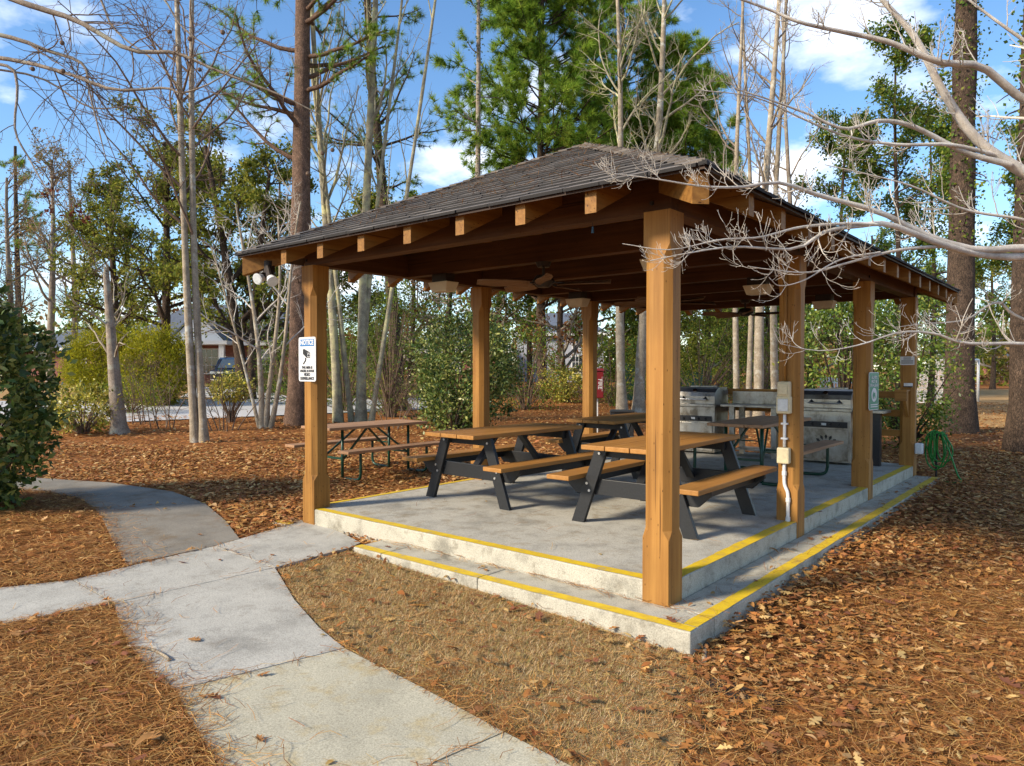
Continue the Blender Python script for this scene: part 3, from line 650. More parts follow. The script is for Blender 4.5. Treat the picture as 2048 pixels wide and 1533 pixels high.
# sunburst cut-out on the right grill door
for k in range(7):
    a = R(12 + k * 26); r0_, r1_ = 0.10, 0.185; c, s_ = math.cos(a), math.sin(a); pr = (-s_, c)
    pts = [(c * r0_, s_ * r0_), (c * 0.15 + pr[0] * 0.022, s_ * 0.15 + pr[1] * 0.022), (c * r1_, s_ * r1_), (c * 0.15 - pr[0] * 0.022, s_ * 0.15 - pr[1] * 0.022)]
    MB().add([(x + 0.02, -0.2965, 0.27 + z) for x, z in pts], [(0, 1, 2, 3)]).build('cutout', M['dark'], gr)
ct = empty('counter', (-2.16, 7.3, SL), 0, 'stainless steel serving counter with backsplash standing between the two grills', 'counter')
MB().box(-0.52, 0.52, -0.28, 0.25, 0.815, 0.85).build('worktop', M['steel'], ct, bevel=0.004)
MB().box(-0.52, 0.52, 0.225, 0.25, 0.851, 1.06).build('backsplash', M['steel'], ct)
for x in (-0.34, 0.36):
    for y in (-0.22, 0.2): MB().box(x - 0.045, x + 0.045, y - 0.03, y + 0.03, 0, 0.814).build('leg', M['steel'], ct, bevel=0.003)
MB().box(-0.3, 0.31, -0.2, 0.18, 0.1, 0.13).build('shelf', M['steel'], ct)
ss = empty('side_shelf', (-0.36, 7.25, SL), 0, 'small steel side shelf on one leg beyond the right grill', 'shelf')
MB().box(-0.2, 0.17, -0.2, 0.2, 0.79, 0.83).build('shelf_top', M['steel'], ss, bevel=0.003); MB().box(-0.08, 0.08, -0.05, 0.05, 0, 0.789).build('leg', M['dark'], ss)

# ================================================================== FIXTURES ON THE PAVILION
def make_fan():
    t = empty('ceiling_fan', (0, 0, 0))
    MB().cyl((0, 0, 0), (0, 0, -0.05), 0.08, 0.06, 14).build('canopy', M['bronze'], t)
    MB().cyl((0, 0, -0.05), (0, 0, -0.13), 0.014).build('rod', M['bronze'], t)
    MB().cyl((0, 0, -0.13), (0, 0, -0.19), 0.07, 0.12, 16).build('motor', M['bronze'], t); MB().cyl((0, 0, -0.19), (0, 0, -0.25), 0.12, 0.06, 16).build('motor', M['bronze'], t)
    for k in range(5):
        a = 2 * math.pi * k / 5; m = Matrix.Rotation(a, 3, 'Z')
        mb = MB(); prof = [(0.15, 0.035), (0.25, 0.07), (0.45, 0.085), (0.6, 0.065), (0.68, 0.02)]
        top = [(x, w_, -0.215 + 0.02) for x, w_ in prof] + [(x, -w_, -0.215 - 0.02) for x, w_ in reversed(prof)]
        n = len(top); vs = [m @ Vector(p) for p in top] + [m @ (Vector(p) - Vector((0, 0, 0.008))) for p in top]
        mb.add(vs, [tuple(range(n)), tuple(range(n, 2 * n))[::-1]] + [(i, n + i, n + (i + 1) % n, (i + 1) % n) for i in range(n)]); b = mb.build('blade', M['blade'], t)
        MB().bar(m @ Vector((0.09, 0, -0.205)), m @ Vector((0.22, 0, -0.212)), 0.03, 0.012).build('blade_arm', M['bronze'], b)
    return t
fan = make_fan()
fl_ = ['five-blade brown ceiling fan under the roof near the front beam', 'five-blade brown ceiling fan under the middle of the roof', 'five-blade brown ceiling fan under the roof in front of the grills']
for k in range(3):
    f = fan if k == 0 else copy_tree(fan); f.location = (-W / 2, (2 * k + 1) * L / 6, ZB); f.rotation_euler = (0, 0, R(20 + 31 * k)); tag(f, fl_[k], 'ceiling fan', 'ceiling fans under the pavilion roof')
def make_light():
    t = empty('ceiling_light', (0, 0, 0)); MB().box(-0.11, 0.11, -0.07, 0.07, -0.09, 0).build('mount', M['bronze'], t, bevel=0.004)
    a, b = 0.15, 0.115; c, d = 0.10, 0.07
    MB().add([(-a, -c, -0.092), (a, -c, -0.092), (a, c, -0.092), (-a, c, -0.092), (-b, -d, -0.20), (b, -d, -0.20), (b, d, -0.20), (-b, d, -0.20)],
             [(0, 1, 2, 3), (7, 6, 5, 4), (0, 4, 5, 1), (1, 5, 6, 2), (2, 6, 7, 3), (3, 7, 4, 0)]).build('lens', M['lens'], t, bevel=0.006)
    return t
lt = make_light(); first = True
for k, x, w in ((0, -3.42, 'on the front left'), (1, -3.36, 'on the middle left'), (2, -3.36, 'on the rear left'), (0, -0.72, 'on the front right'), (1, -0.82, 'on the middle right'), (2, -0.84, 'on the rear right')):
    o = lt if first else copy_tree(lt); first = False; o.location = (x, (2 * k + 1) * L / 6, ZB)
    side = 'left' if x < -2 else 'right'; where = ['front fan and %s posts', 'middle fan and %s posts', 'rear fan and %s posts'][k] % side
    tag(o, 'boxy beige ceiling light under the roof between the ' + where, 'light', 'boxy ceiling lights under the pavilion roof')

def text_mesh(s, size, align='CENTER', bold=0.0, sx=1.0):
    c = bpy.data.curves.new('txt', 'FONT'); c.body = s; c.size = size; c.align_x = align; c.align_y = 'CENTER'; c.offset = bold; c.resolution_u = 2
    o = bpy.data.objects.new('txt', c); COL.objects.link(o); dg = bpy.context.evaluated_depsgraph_get()
    me = bpy.data.meshes.new_from_object(o.evaluated_get(dg)); bpy.data.objects.remove(o); bpy.data.curves.remove(c)
    if sx != 1.0:
        for v in me.vertices: v.co.x *= sx
    return me
def sign_base(name, w, h, mat, loc, rz, label, cat, r=0.02, border=None):
    # sign in local XZ plane facing -Y
    t = empty(name, loc, rz, label, cat)
    def rr(w_, h_, r_, y0, y1):
        p = []
        for cx, cz, a0 in ((w_ / 2 - r_, h_ / 2 - r_, 0), (-w_ / 2 + r_, h_ / 2 - r_, 90), (-w_ / 2 + r_, -h_ / 2 + r_, 180), (w_ / 2 - r_, -h_ / 2 + r_, 270)):
            for k in range(5): a = R(a0 + k * 22.5); p.append((cx + r_ * math.cos(a), cz + r_ * math.sin(a)))
        return MB().prism(p, 1, y0, y1)
    rr(w, h, r, -0.002, 0.003).build('panel', border or mat, t)
    if border: rr(w - 0.016, h - 0.016, r * 0.8, -0.0035, -0.0022).build('face', mat, t)
    return t
def put_text(t, s, size, x, z, mat, y=-0.005, bold=0.0, sx=1.0, rot=0.0):
    me = text_mesh(s, size, bold=bold, sx=sx); o = link('lettering', me, mat, t); o.location = (x, y, z); o.rotation_euler = (math.pi / 2, rot, 0); return o
ns = sign_base('notice_sign', 0.30, 0.457, M['signwhite'], (-W + 0.005, -H - 0.006, (CAM + ray(617, 719) * ((-H - CAM[1]) / ray(617, 719)[1]))[2]), 0,
               'white surveillance notice sign with blue NOTICE header on a timber post', 'sign', 0.025)
MB().box(-0.125, 0.125, -0.0045, -0.0022, 0.135, 0.205).build('header_band', M['signblue'], ns)
put_text(ns, 'NOTICE', 0.068, 0, 0.17, M['signwhite'], -0.006, 0.003, 0.93)
cmh = MB(); cmh.add([(x, -0.005, z) for x, z in ((-0.07, 0.105), (-0.04, 0.105), (0.055, 0.07), (-0.005, 0.07), (-0.005, 0.015), (-0.07, 0.055))], [(0, 5, 4, 3, 2, 1)]); cmh.build('camera_symbol', M['ink'], ns)
MB().add([(x, -0.0048, z) for x, z in ((0.0, 0.066), (0.055, 0.066), (0.055, 0.014), (0.0, 0.014), (0.006, 0.06), (0.049, 0.06), (0.049, 0.02), (0.006, 0.02))], [(0, 4, 5, 1), (1, 5, 6, 2), (2, 6, 7, 3), (3, 7, 4, 0)]).build('camera_symbol', M['ink'], ns)
MB().add([(0.028 + 0.014 * math.cos(a), -0.0049, 0.04 + 0.014 * math.sin(a)) for a in [2 * math.pi * i / 10 for i in range(10)]], [tuple(range(10))]).build('camera_symbol', M['ink'], ns)
MB().add([(x, -0.005, z) for x, z in ((-0.03, 0.02), (-0.012, 0.01), (-0.018, -0.015), (-0.06, -0.055), (-0.072, -0.045), (-0.035, -0.01))], [(0, 5, 4, 3, 2, 1)]).build('camera_symbol', M['ink'], ns)
for s, z, sz, sx in (('THIS AREA IS', -0.085, 0.036, 0.9), ('UNDER 24 HOUR', -0.121, 0.036, 0.88), ('VIDEO', -0.158, 0.042, 0.9), ('SURVEILLANCE', -0.198, 0.042, 0.84)): put_text(ns, s, sz, 0, z, M['ink'], -0.0055, 0.0016, sx)
gs = sign_base('pet_sign', 0.305, 0.46, M['signgreen'], (H + 0.018, 2 * L / 3 + 0.02, 1.32), R(90 - 7), 'green and white pets-on-leash sign on the side of a timber post', 'sign', 0.025, M['signwhite'])
for s, z in (('ALL PETS', 0.165), ('MUST BE', 0.118), ('ON A LEASH', 0.071)): put_text(gs, s, 0.05, 0, z, M['signwhite'], -0.006, 0.0015, 0.9)
MB().add([(0.085 * math.cos(a), -0.005, -0.045 + 0.085 * math.sin(a)) for a in [2 * math.pi * i / 20 for i in range(20)]], [tuple(range(20))]).build('symbol_disc', M['signwhite'], gs)
MB().add([(x, -0.006, z - 0.045) for x, z in ((-0.05, 0.0), (-0.02, 0.045), (0.0, 0.02), (0.03, 0.03), (0.045, -0.03), (0.02, -0.055), (0.0, -0.01), (-0.02, -0.05), (-0.04, -0.05))], [tuple(range(9))[::-1]]).build('dog_symbol', M['signgreen'], gs)
for z in (-0.165, -0.19): MB().box(-0.11, 0.11, -0.0055, -0.0045, z - 0.006, z + 0.006).build('small_print', M['signwhite'], gs)
ws = sign_base('rules_sign', 0.19, 0.125, M['signwhite'], (0.0, L - H - 0.005, (CAM + ray(1812, 722) * ((L - H - CAM[1]) / ray(1812, 722)[1]))[2]), 0, 'small white printed notice on the rear right timber post', 'sign', 0.004)
for k, z in enumerate((0.042, 0.024, 0.0, -0.018, -0.036)): MB().box(-0.05 if k < 2 else -0.08, 0.05 if k < 2 else 0.08, -0.0045, -0.003, z - 0.004, z + 0.004).build('small_print', M['ink'], ws)

# electrical gear on the second right-hand post
yc = L / 3 - H
ec = empty('electrical_conduit', (-0.02, yc - 0.02, 0), 0, 'electrical conduit with three outlet boxes running up a timber post', 'conduit')
MB().tube([(0, 0, 1.46), (0, 0, 2.0), (0, 0, ZB)], 0.013, 8).build('upper_pipe', M['wood_z'], ec, smooth=True)
def zpix(py): r = ray(1567, py); return float((CAM + r * ((yc - CAM[1]) / r[1]))[2])
zb1, zb2, zb3 = (zpix(792) + zpix(765)) / 2, (zpix(826) + zpix(794)) / 2, (zpix(925) + zpix(896)) / 2
MB().tube([(0, 0, zb3 + 0.08), (0, 0, zb2 - 0.09)], 0.015, 8).build('pipe', M['conduit'], ec, smooth=True)
MB().tube(spline([(0, 0, zb3 - 0.07), (0, 0, zb3 - 0.2), (0.005, 0, zb3 - 0.28), (0.035, 0, zb3 - 0.36), (0.037, 0, zb3 - 0.5), (0.037, 0, SL)], 20), 0.017, 8).build('pipe', M['conduit'], ec, smooth=True)
for z in (zb3 - 0.17, zb3 - 0.42, zb3 - 0.6): MB().cyl((0.0 if z > zb3 - 0.2 else 0.037, 0, z - 0.02), (0.0 if z > zb3 - 0.2 else 0.037, 0, z + 0.02), 0.022, n=10).build('coupling', M['conduit'], ec)
for z, h_, w_, m_ in ((zb1, 0.072, 0.058, 'beige'), (zb2, 0.082, 0.066, 'beige'), (zb3, 0.076, 0.058, 'beige')):
    b = MB().box(-w_, w_, -0.05, 0.018, z - h_, z + h_).build('outlet_box', M[m_], ec, bevel=0.012)
    if z != zb3: MB().box(-w_ * 0.72, w_ * 0.72, -0.062, -0.0505, z - h_ * 0.72, z + h_ * 0.72).build('cover', M['clear' if z == zb2 else 'beige'], b, bevel=0.006)
for z in (zb3 + 0.16, zb3 + 0.3): MB().box(-0.03, 0.03, -0.018, 0.0185, z - 0.008, z + 0.008).build('strap', M['conduit'], ec)

# shelf, lamp, hose by the last right-hand post
sh = empty('wall_shelf', (-0.045, L - H - 0.001, 1.12), 0, 'small boxed timber shelf with triangular bracket on the rear right post', 'shelf')
MB().box(-0.07, 0.09, -0.24, 0, 0.14, 0.165).build('shelf_top', M['wood_x'], sh); MB().box(-0.07, 0.09, -0.24, -0.2, 0.0, 0.139).build('shelf_front', M['wood_x'], sh)
MB().prism([(-0.199, 0.138), (-0.001, 0.138), (-0.001, -0.25), (-0.199, 0.02)], 0, 0.03, 0.07).build('bracket', M['wood_z'], sh)
pl = empty('post_lamp', (0.02, L - H - 0.001, (CAM + ray(1812, 770) * ((L - H - CAM[1]) / ray(1812, 770)[1]))[2]), 0, 'small grey light fitting above the timber shelf on the rear right post', 'light')
MB().box(-0.055, 0.055, -0.05, 0, -0.02, 0.025).build('housing', M['conduit'], pl, bevel=0.006); MB().box(-0.06, 0.06, -0.055, 0, -0.035, -0.021).build('base', M['dark'], pl)
P = gp(1838, 925); hz = gz(P[0], P[1])
hs_ = empty('garden_hose', (0.35, L + 0.15, gz(0.35, L + 0.15)), 0, 'coiled green garden hose hanging on a stake beside the rear right post', 'hose')
MB().tube([(0, 0, -0.1), (0, 0, 0.68)], 0.016, 6).build('stake', M['dark'], hs_); MB().bar((-0.12, -0.02, 0.66), (0.14, -0.02, 0.66), 0.06, 0.03).build('hanger', M['dark'], hs_)
for k in range(7):
    ph = rng.uniform(-0.05, 0.05); wdt = rng.uniform(0.03, 0.085); hh = rng.uniform(0.35, 0.64); cx = rng.uniform(-0.05, 0.09)
    pts = [(cx + ph * 2 * math.sin(a) + wdt * math.sin(a) * (1 + 0.4 * (1 - math.cos(a)) / 2) + (0.12 if k == 5 else 0) * (1 - math.cos(a)) / 2, -0.03 - 0.012 * k + 0.02 * math.sin(2 * a), 0.70 + rng.uniform(0, 0.03) - hh * (1 - math.cos(a)) / 2) for a in np.linspace(0, 2 * math.pi, 22)]
    MB().tube(pts, 0.011, 6).build('hose_loop', M['hose'], hs_, smooth=True)
MB().tube(spline([(0.08, -0.1, 0.68), (0.2, -0.14, 0.4), (0.3, -0.2, 0.12), (0.36, -0.28, 0.03), (0.22, -0.36, 0.02), (0.05, -0.2, 0.03)], 24), 0.011, 6).build('hose_loop', M['hose'], hs_, smooth=True)
fl2 = empty('low_lamp', (0.16, L - 0.05, 0.42), 0, 'small grey box lamp low on the side of the rear right post', 'light')
MB().box(-0.055, 0.055, -0.05, 0.05, -0.09, 0.07).build('housing', M['conduit'], fl2, bevel=0.02); MB().box(-0.03, 0.03, -0.056, -0.0505, -0.05, 0.04).build('lens', M['clear'], fl2)

# twin flood light under the left eave
fd = empty('flood_light', (-W - 0.42, -0.30, 2.60), R(-20), 'twin white flood light mounted under the left eave corner', 'light')
MB().cyl((0.1, 0, 0.10), (0.1, 0, -0.02), 0.06, n=14).build('mount', M['bronze'], fd)
for dx_, rz_ in ((-0.04, 0.25), (0.13, -0.35)):
    d = Vector(((0.55, -0.75, -0.30) if dx_ < 0 else (0.75, 0.1, -0.6))).normalized(); p0 = Vector((0.08 + dx_, -0.02, -0.05)); p1 = p0 + d * 0.05; p2 = p0 + d * 0.13
    MB().cyl(p0 - d * 0.06 + Vector((0.02, 0, 0.05)), p1, 0.03, 0.045, 12).build('neck', M['bronze'], fd); hd = MB().cyl(p1, p2, 0.038, 0.058, 16).build('head', M['white'], fd, smooth=False)
    MB().cyl(p2 - d * 0.002, p2 + d * 0.004, 0.050, n=16).build('lens', M['clear'], hd)
cl = empty('hanging_clip', (-0.55, -0.04, ZB), 0, 'small blue clip hanging on a wire from the front beam', 'clip')
MB().tube([(0, 0, 0.1), (0, 0, -0.03)], 0.002, 5).build('wire', M['dark'], cl); MB().prism([(-0.006, -0.03), (0.006, -0.03), (0.010, -0.075), (-0.010, -0.075)], 1, -0.004, 0.004).build('clip_body', M['blue'], cl)

# red cabinet, black side table
rb = empty('fire_cabinet', (-5.28, 7.25, gz(-5.28, 7.25)), R(40), 'dark red upright fire cabinet with white vertical lettering on a post', 'cabinet')
MB().box(-0.03, 0.03, 0.081, 0.13, 0, 1.55).build('post', M['conduit'], rb); MB().box(-0.12, 0.12, -0.08, 0.08, 1.05, 1.58).build('box', M['red'], rb, bevel=0.015)
MB().prism([(-0.10, 1.575), (0.09, 1.575), (0.09, 1.62)], 0, -0.13, 0.13).build('lid', M['red'], rb)
put_text(rb, 'FIRE', 0.11, 0.045, 1.32, M['signwhite'], -0.083, 0.001, 1.0, math.pi / 2); MB().box(0.085, 0.090, -0.0835, -0.081, 1.18, 1.46).build('line', M['signwhite'], rb)
st = empty('side_table', (-5.75, 8.95, gz(-5.75, 8.95)), R(30), 'small black plastic side table behind the pavilion', 'table')
MB().box(-0.26, 0.26, -0.26, 0.26, 0.68, 0.72).build('table_top', M['black'], st, bevel=0.012)
for sx_ in (-1, 1):
    for sy_ in (-1, 1): MB().box(sx_ * 0.2 - 0.05, sx_ * 0.2 + 0.05, sy_ * 0.2 - 0.05, sy_ * 0.2 + 0.05, 0, 0.679).build('leg', M['black'], st, bevel=0.01)
MB().box(-0.15, 0.15, -0.235, -0.2, 0.6, 0.679).build('apron', M['black'], st); MB().box(-0.15, 0.15, 0.2, 0.235, 0.6, 0.679).build('apron', M['black'], st)

# ================================================================== VEGETATION
def interp_paths(P, t):
    # P (B,m,3), t (B,k) in 0..1 -> pos (B,k,3), tangent (B,k,3)
    B, m, _ = P.shape; x = t * (m - 1); i = np.minimum(x.astype(int), m - 2); f = (x - i)[..., None]; b = np.arange(B)[:, None]
    a, c = P[b, i], P[b, i + 1]; return a + (c - a) * f, unit(c - a), i, f[..., 0]
def run_level(start, dirs, lens, rads, seg, wander, up, taper=0.35):
    B = len(start); P = np.empty((B, seg + 1, 3)); P[:, 0] = start; d = dirs.copy(); st = (lens / seg)[:, None]
    for k in range(seg):
        P[:, k + 1] = P[:, k] + d * st
        d = unit(d + rng.normal(size=(B, 3)) * wander + np.array([0, 0, up]))
    rad = rads[:, None] * np.linspace(1, taper, seg + 1)[None]
    return P, rad
def spawn(P, rad, n, t=(0.3, 1.0), ang=(35, 65), ln=(0.3, 0.5), rr=0.55, seg=5, wander=0.18, up=0.06, taper=0.35, absl=False, maxr=None, minr=0.002, flat=None, shape=None):
    B = len(P)
    if B == 0: return P[:0], rad[:0]
    tt = np.sort(rng.uniform(t[0], t[1], (B, n)), axis=1); pos, tan, i, f = interp_paths(P, tt)
    b = np.arange(B)[:, None]; pr = rad[b, i] * (1 - f) + rad[b, i + 1] * f
    plen = np.linalg.norm(np.diff(P, axis=1), axis=2).sum(1)
    pos = pos.reshape(-1, 3); tan = tan.reshape(-1, 3); pr = pr.ravel(); T = tt.ravel()
    rv = rng.normal(size=tan.shape)
    if flat is not None: rv[:, 2] *= flat
    side = unit(np.cross(tan, np.cross(rv, tan))); a = np.radians(rng.uniform(ang[0], ang[1], len(tan)))[:, None]
    d = unit(tan * np.cos(a) + side * np.sin(a))
    le = rng.uniform(ln[0], ln[1], len(tan)) * (1.0 if absl else np.repeat(plen, n))
    if shape is not None: le = le * shape(T)
    else: le = le * (1.15 - 0.6 * T)
    rr_ = np.maximum(np.minimum(pr * rr, maxr if maxr else 9), minr)
    return run_level(pos, d, le, rr_, seg, wander, up, taper)
def tips(P, k, t0=0.3):
    t = rng.uniform(t0, 1.0, (len(P), k)); pos, tan, _, _ = interp_paths(P, t); return pos.reshape(-1, 3), tan.reshape(-1, 3)
def pal(n, cols, jit=0.18):
    c = np.array(cols)[rng.integers(0, len(cols), n)]; return np.clip(c * rng.uniform(1 - jit, 1 + jit, (n, 1)) * rng.uniform(1 - jit * 0.3, 1 + jit * 0.3, (n, 3)), 0, 0.95)
def leaf_arrays(P, size, cols, aspect=0.5, bias=(0, 0, 0.1), jit=0.18, wide=0.5):
    n = len(P); a = unit(rand_unit(n) + np.array(bias) if np.ndim(bias) == 1 else rand_unit(n) * 0.8 + bias); s = unit(np.cross(a, rand_unit(n))); nn = np.cross(s, a)
    l = (size * rng.uniform(0.65, 1.3, n))[:, None]; w = l * aspect
    V = np.stack([P, P + a * l * wide + s * w * 0.5 + nn * w * 0.15, P + a * l, P + a * l * wide - s * w * 0.5 + nn * w * 0.15], 1).reshape(-1, 3)
    F = np.arange(n * 4).reshape(-1, 4); return V, F, np.repeat(pal(n, cols, jit), 4, axis=0)
def needle_arrays(P, D, per, length, width, cols, spread=0.8):
    n = len(P); P = np.repeat(P, per, 0); D = np.repeat(D, per, 0); a = unit(D * 0.75 + rand_unit(n * per) * spread); s = unit(np.cross(a, rand_unit(n * per)))
    l = (length * rng.uniform(0.7, 1.2, n * per))[:, None]
    V = np.stack([P - s * width / 2, P + s * width / 2, P + a * l], 1).reshape(-1, 3)
    tc_ = np.repeat(pal(n, cols, 0.25), per, 0) * rng.uniform(0.85, 1.15, (n * per, 1)); return V, np.arange(n * per * 3).reshape(-1, 3), np.repeat(np.clip(tc_, 0, 0.9), 3, 0)
def tree_root(name, base, label, cat, group=None): return empty(name, tuple(map(float, base)), 0, label, cat, group)
def put_tubes(name, groups, base, mat, root):
    V, F = tubes_mesh(groups); o = link(name, raw_mesh(name, V - np.asarray(base), F, smooth=True), mat, root)
    if name in ('branches', 'twigs', 'stems'): o['kind'] = 'stuff'
    return o
def put_arr(name, VFC, base, mat, root):
    V, F, C = VFC; return link(name, raw_mesh(name, V - np.asarray(base), F, C), mat, root)
def merge(list_):
    o = 0; Vs, Fs, Cs = [], [], []
    for V, F, C in list_: Vs.append(V); Fs.append(F + o); Cs.append(C); o += len(V)
    return np.concatenate(Vs), np.concatenate(Fs), np.concatenate(Cs)
def trunk_path(base, h, lean=(0, 0), seg=14, wob=0.05, flare=True, r=0.2, top=0.45):
    t = np.linspace(0, 1, seg + 1); P = np.zeros((seg + 1, 3)); ph = rng.uniform(0, 6, 4)
    P[:, 0] = base[0] + lean[0] * t + wob * (np.sin(ph[0] + t * 5) - math.sin(ph[0])); P[:, 1] = base[1] + lean[1] * t + wob * (np.sin(ph[1] + t * 4) - math.sin(ph[1])); P[:, 2] = base[2] - 0.15 + (h + 0.15) * t
    rad = r * (1 - (1 - top) * t)
    rad = rad * (1 + 0.045 * rng.normal(size=seg + 1))
    if flare: rad = rad * (1 + 0.45 * np.exp(-t * h / 0.35))
    return P, rad
PINE = [(0.17, 0.28, 0.03), (0.24, 0.36, 0.04), (0.11, 0.20, 0.028), (0.33, 0.42, 0.06)]
PINE_D = [(0.14, 0.21, 0.04), (0.19, 0.26, 0.045), (0.09, 0.15, 0.03)]
EVER = [(0.10, 0.165, 0.025), (0.145, 0.22, 0.03), (0.065, 0.115, 0.02), (0.25, 0.275, 0.045)]
OAK_D = [(0.14, 0.165, 0.022), (0.19, 0.21, 0.028), (0.09, 0.115, 0.018), (0.30, 0.28, 0.045)]
GLOSS = [(0.075, 0.125, 0.028), (0.11, 0.165, 0.033), (0.05, 0.085, 0.02), (0.22, 0.26, 0.06), (0.33, 0.33, 0.09)]
GOLD = [(0.42, 0.36, 0.04), (0.52, 0.45, 0.08), (0.26, 0.26, 0.03), (0.12, 0.15, 0.03), (0.60, 0.52, 0.14)]
CEDAR = [(0.30, 0.275, 0.015), (0.40, 0.36, 0.02), (0.19, 0.19, 0.015), (0.25, 0.245, 0.02)]
BROWN = [(0.20, 0.085, 0.03), (0.27, 0.12, 0.04), (0.13, 0.055, 0.022)]
TAN = [(0.30, 0.20, 0.09), (0.22, 0.14, 0.06), (0.36, 0.24, 0.10)]

def pine(base, h, r, crown_from, label, lean=(0, 0), n1=26, blen=(1.6, 3.2), bark='pine_bark', tufts=3, per=22, nl=0.24, nw=0.012, cols=PINE, stubs=8, cat='pine tree', group=None, name='pine_tree', shape=None, n2=8, vine=0, ang=(60, 95)):
    base = np.array(base, float); root = tree_root(name, base, label, cat, group)
    P, rad = trunk_path(base, h, lean, 18, 0.06, True, r, 0.35); put_tubes('trunk', [(P[None], rad[None], 14)], base, M[bark], root)
    t0 = crown_from / h; sh = shape or (lambda T: 1.25 - 0.85 * ((T - t0) / (1 - t0)))
    P1, r1_ = spawn(P[None], rad[None], n1, (t0, 0.99), ang, blen, 0.35, 8, 0.10, 0.045, 0.3, True, maxr=0.07, shape=sh)
    P2, r2_ = spawn(P1, r1_, n2, (0.25, 1.0), (30, 60), (0.22, 0.42), 0.5, 4, 0.15, 0.08, 0.4, minr=0.006)
    grp = [(P1, r1_, 5), (P2, r2_, 3)]
    if stubs:
        Ps, rs_ = spawn(P[None], rad[None], stubs, (0.2, t0), (70, 100), (0.3, 1.2), 0.12, 4, 0.15, 0.0, 0.4, True, maxr=0.025, shape=lambda T: 1 + 0 * T); grp.append((Ps, rs_, 4))
    put_tubes('branches', grp, base, M[bark], root)
    pos, tan = tips(P2, tufts, 0.35); pe, te = P2[:, -1], unit(P2[:, -1] - P2[:, -2]); p1e, t1e = tips(P1, 6, 0.55)
    pos = np.concatenate([pos, pe, p1e]); tan = np.concatenate([tan, te, t1e])
    put_arr('crown', needle_arrays(pos, tan, per, nl, nw, cols), base, M['needle'], root)
    if vine:
        k = vine; tt = rng.uniform(0.2, 0.85, (1, k)); p, _, i, f = interp_paths(P[None], tt); a = rng.uniform(0, 2 * np.pi, k); rr = np.interp(tt[0], np.linspace(0, 1, len(rad)), rad) + rng.exponential(0.10, k)
        p = p[0] + np.stack([np.cos(a) * rr, np.sin(a) * rr, rng.normal(0, 0.05, k)], 1); put_arr('vine_foliage', leaf_arrays(p, 0.085, EVER, 0.75), base, M['leaf'], root)
    return root
def bare_tree(base, h, r, label, trunks=None, bark='grey_bark', twig='twig', n1=16, t1=(0.3, 1), ln1=(0.18, 0.36), up=0.07, n2=7, n3=6, cat='tree', group=None, name='bare_tree', leaves=0, lcols=BROWN, lsize=0.09, wander=0.12, ang1=(30, 60), lk=1, minr=0.004, ang2=(30, 60), top=0.3, lmat='leaf'):
    base = np.array(base, float); root = tree_root(name, base, label, cat, group); trunks = trunks or [((0, 0), (0, 0), 1.0, 1.0)]; tr, br = [], []; leafp = []
    for off, lean, hs2, rs2 in trunks:
        P, rad = trunk_path(base + np.array([off[0], off[1], 0]), h * hs2, lean, 22, 0.11, True, r * rs2, top); tr.append((P[None], rad[None], 10))
        P1, r1_ = spawn(P[None], rad[None], n1, t1, ang1, ln1, 0.5, 8, wander, up, 0.3, minr=minr * 2)
        P2, r2_ = spawn(P1, r1_, n2, (0.2, 1), ang2, (0.28, 0.5), 0.55, 6, wander * 1.2, up, 0.35, minr=minr * 1.3)
        P3, r3_ = spawn(P2, r2_, n3, (0.2, 1), (25, 60), (0.3, 0.55), 0.6, 4, wander * 1.3, up, 0.4, minr=minr)
        br += [(P1, r1_, 5), (P2, r2_, 4), (P3, r3_, 3)]
        if leaves: leafp.append(tips(P3, lk, 0.4)[0])
    put_tubes('trunk', tr, base, M[bark], root); put_tubes('branches', br, base, M[twig], root)
    if leaves:
        p = np.concatenate(leafp); p = p[rng.random(len(p)) < leaves] if leaves < 1 else p; p = p + rng.normal(0, 0.05 if lsize < 0.1 else 0.13, p.shape)
        put_arr('crown', leaf_arrays(p, lsize, lcols), base, M[lmat], root)
    return root
def lumpy(n, rx, ry, rz, clumps, crad, hollow=0.55, seed=None, box=0.0, flat_bottom=True):
    c = rand_unit(clumps); 
    if box: c = np.sign(c) * np.abs(c) ** (1 - box)
    rr = rng.uniform(hollow, 1.0, (clumps, 1)) ** 0.6; th = np.arctan2(c[:, 1], c[:, 0]); ph_ = rng.uniform(0, 6, 3); lump = 1 + 0.10 * np.sin(3 * th + ph_[0] + 2 * c[:, 2]) + 0.07 * np.sin(5 * th + ph_[1] - 3 * c[:, 2]) + np.where(rng.random(clumps) < 0.12, rng.uniform(0.05, 0.22, clumps), 0); c = c * rr * lump[:, None] * np.array([rx, ry, rz]); c[:, 2] += rz
    sz = rng.uniform(0.5, 1.25, clumps) * crad; k = rng.integers(0, clumps, n)
    d = rng.normal(size=(n, 3)) * 0.55; P = c[k] + d * sz[k][:, None]; P[:, 2] = np.where(P[:, 2] < 0.03, rng.uniform(0.03, 0.3, n), P[:, 2])
    return P, k, c
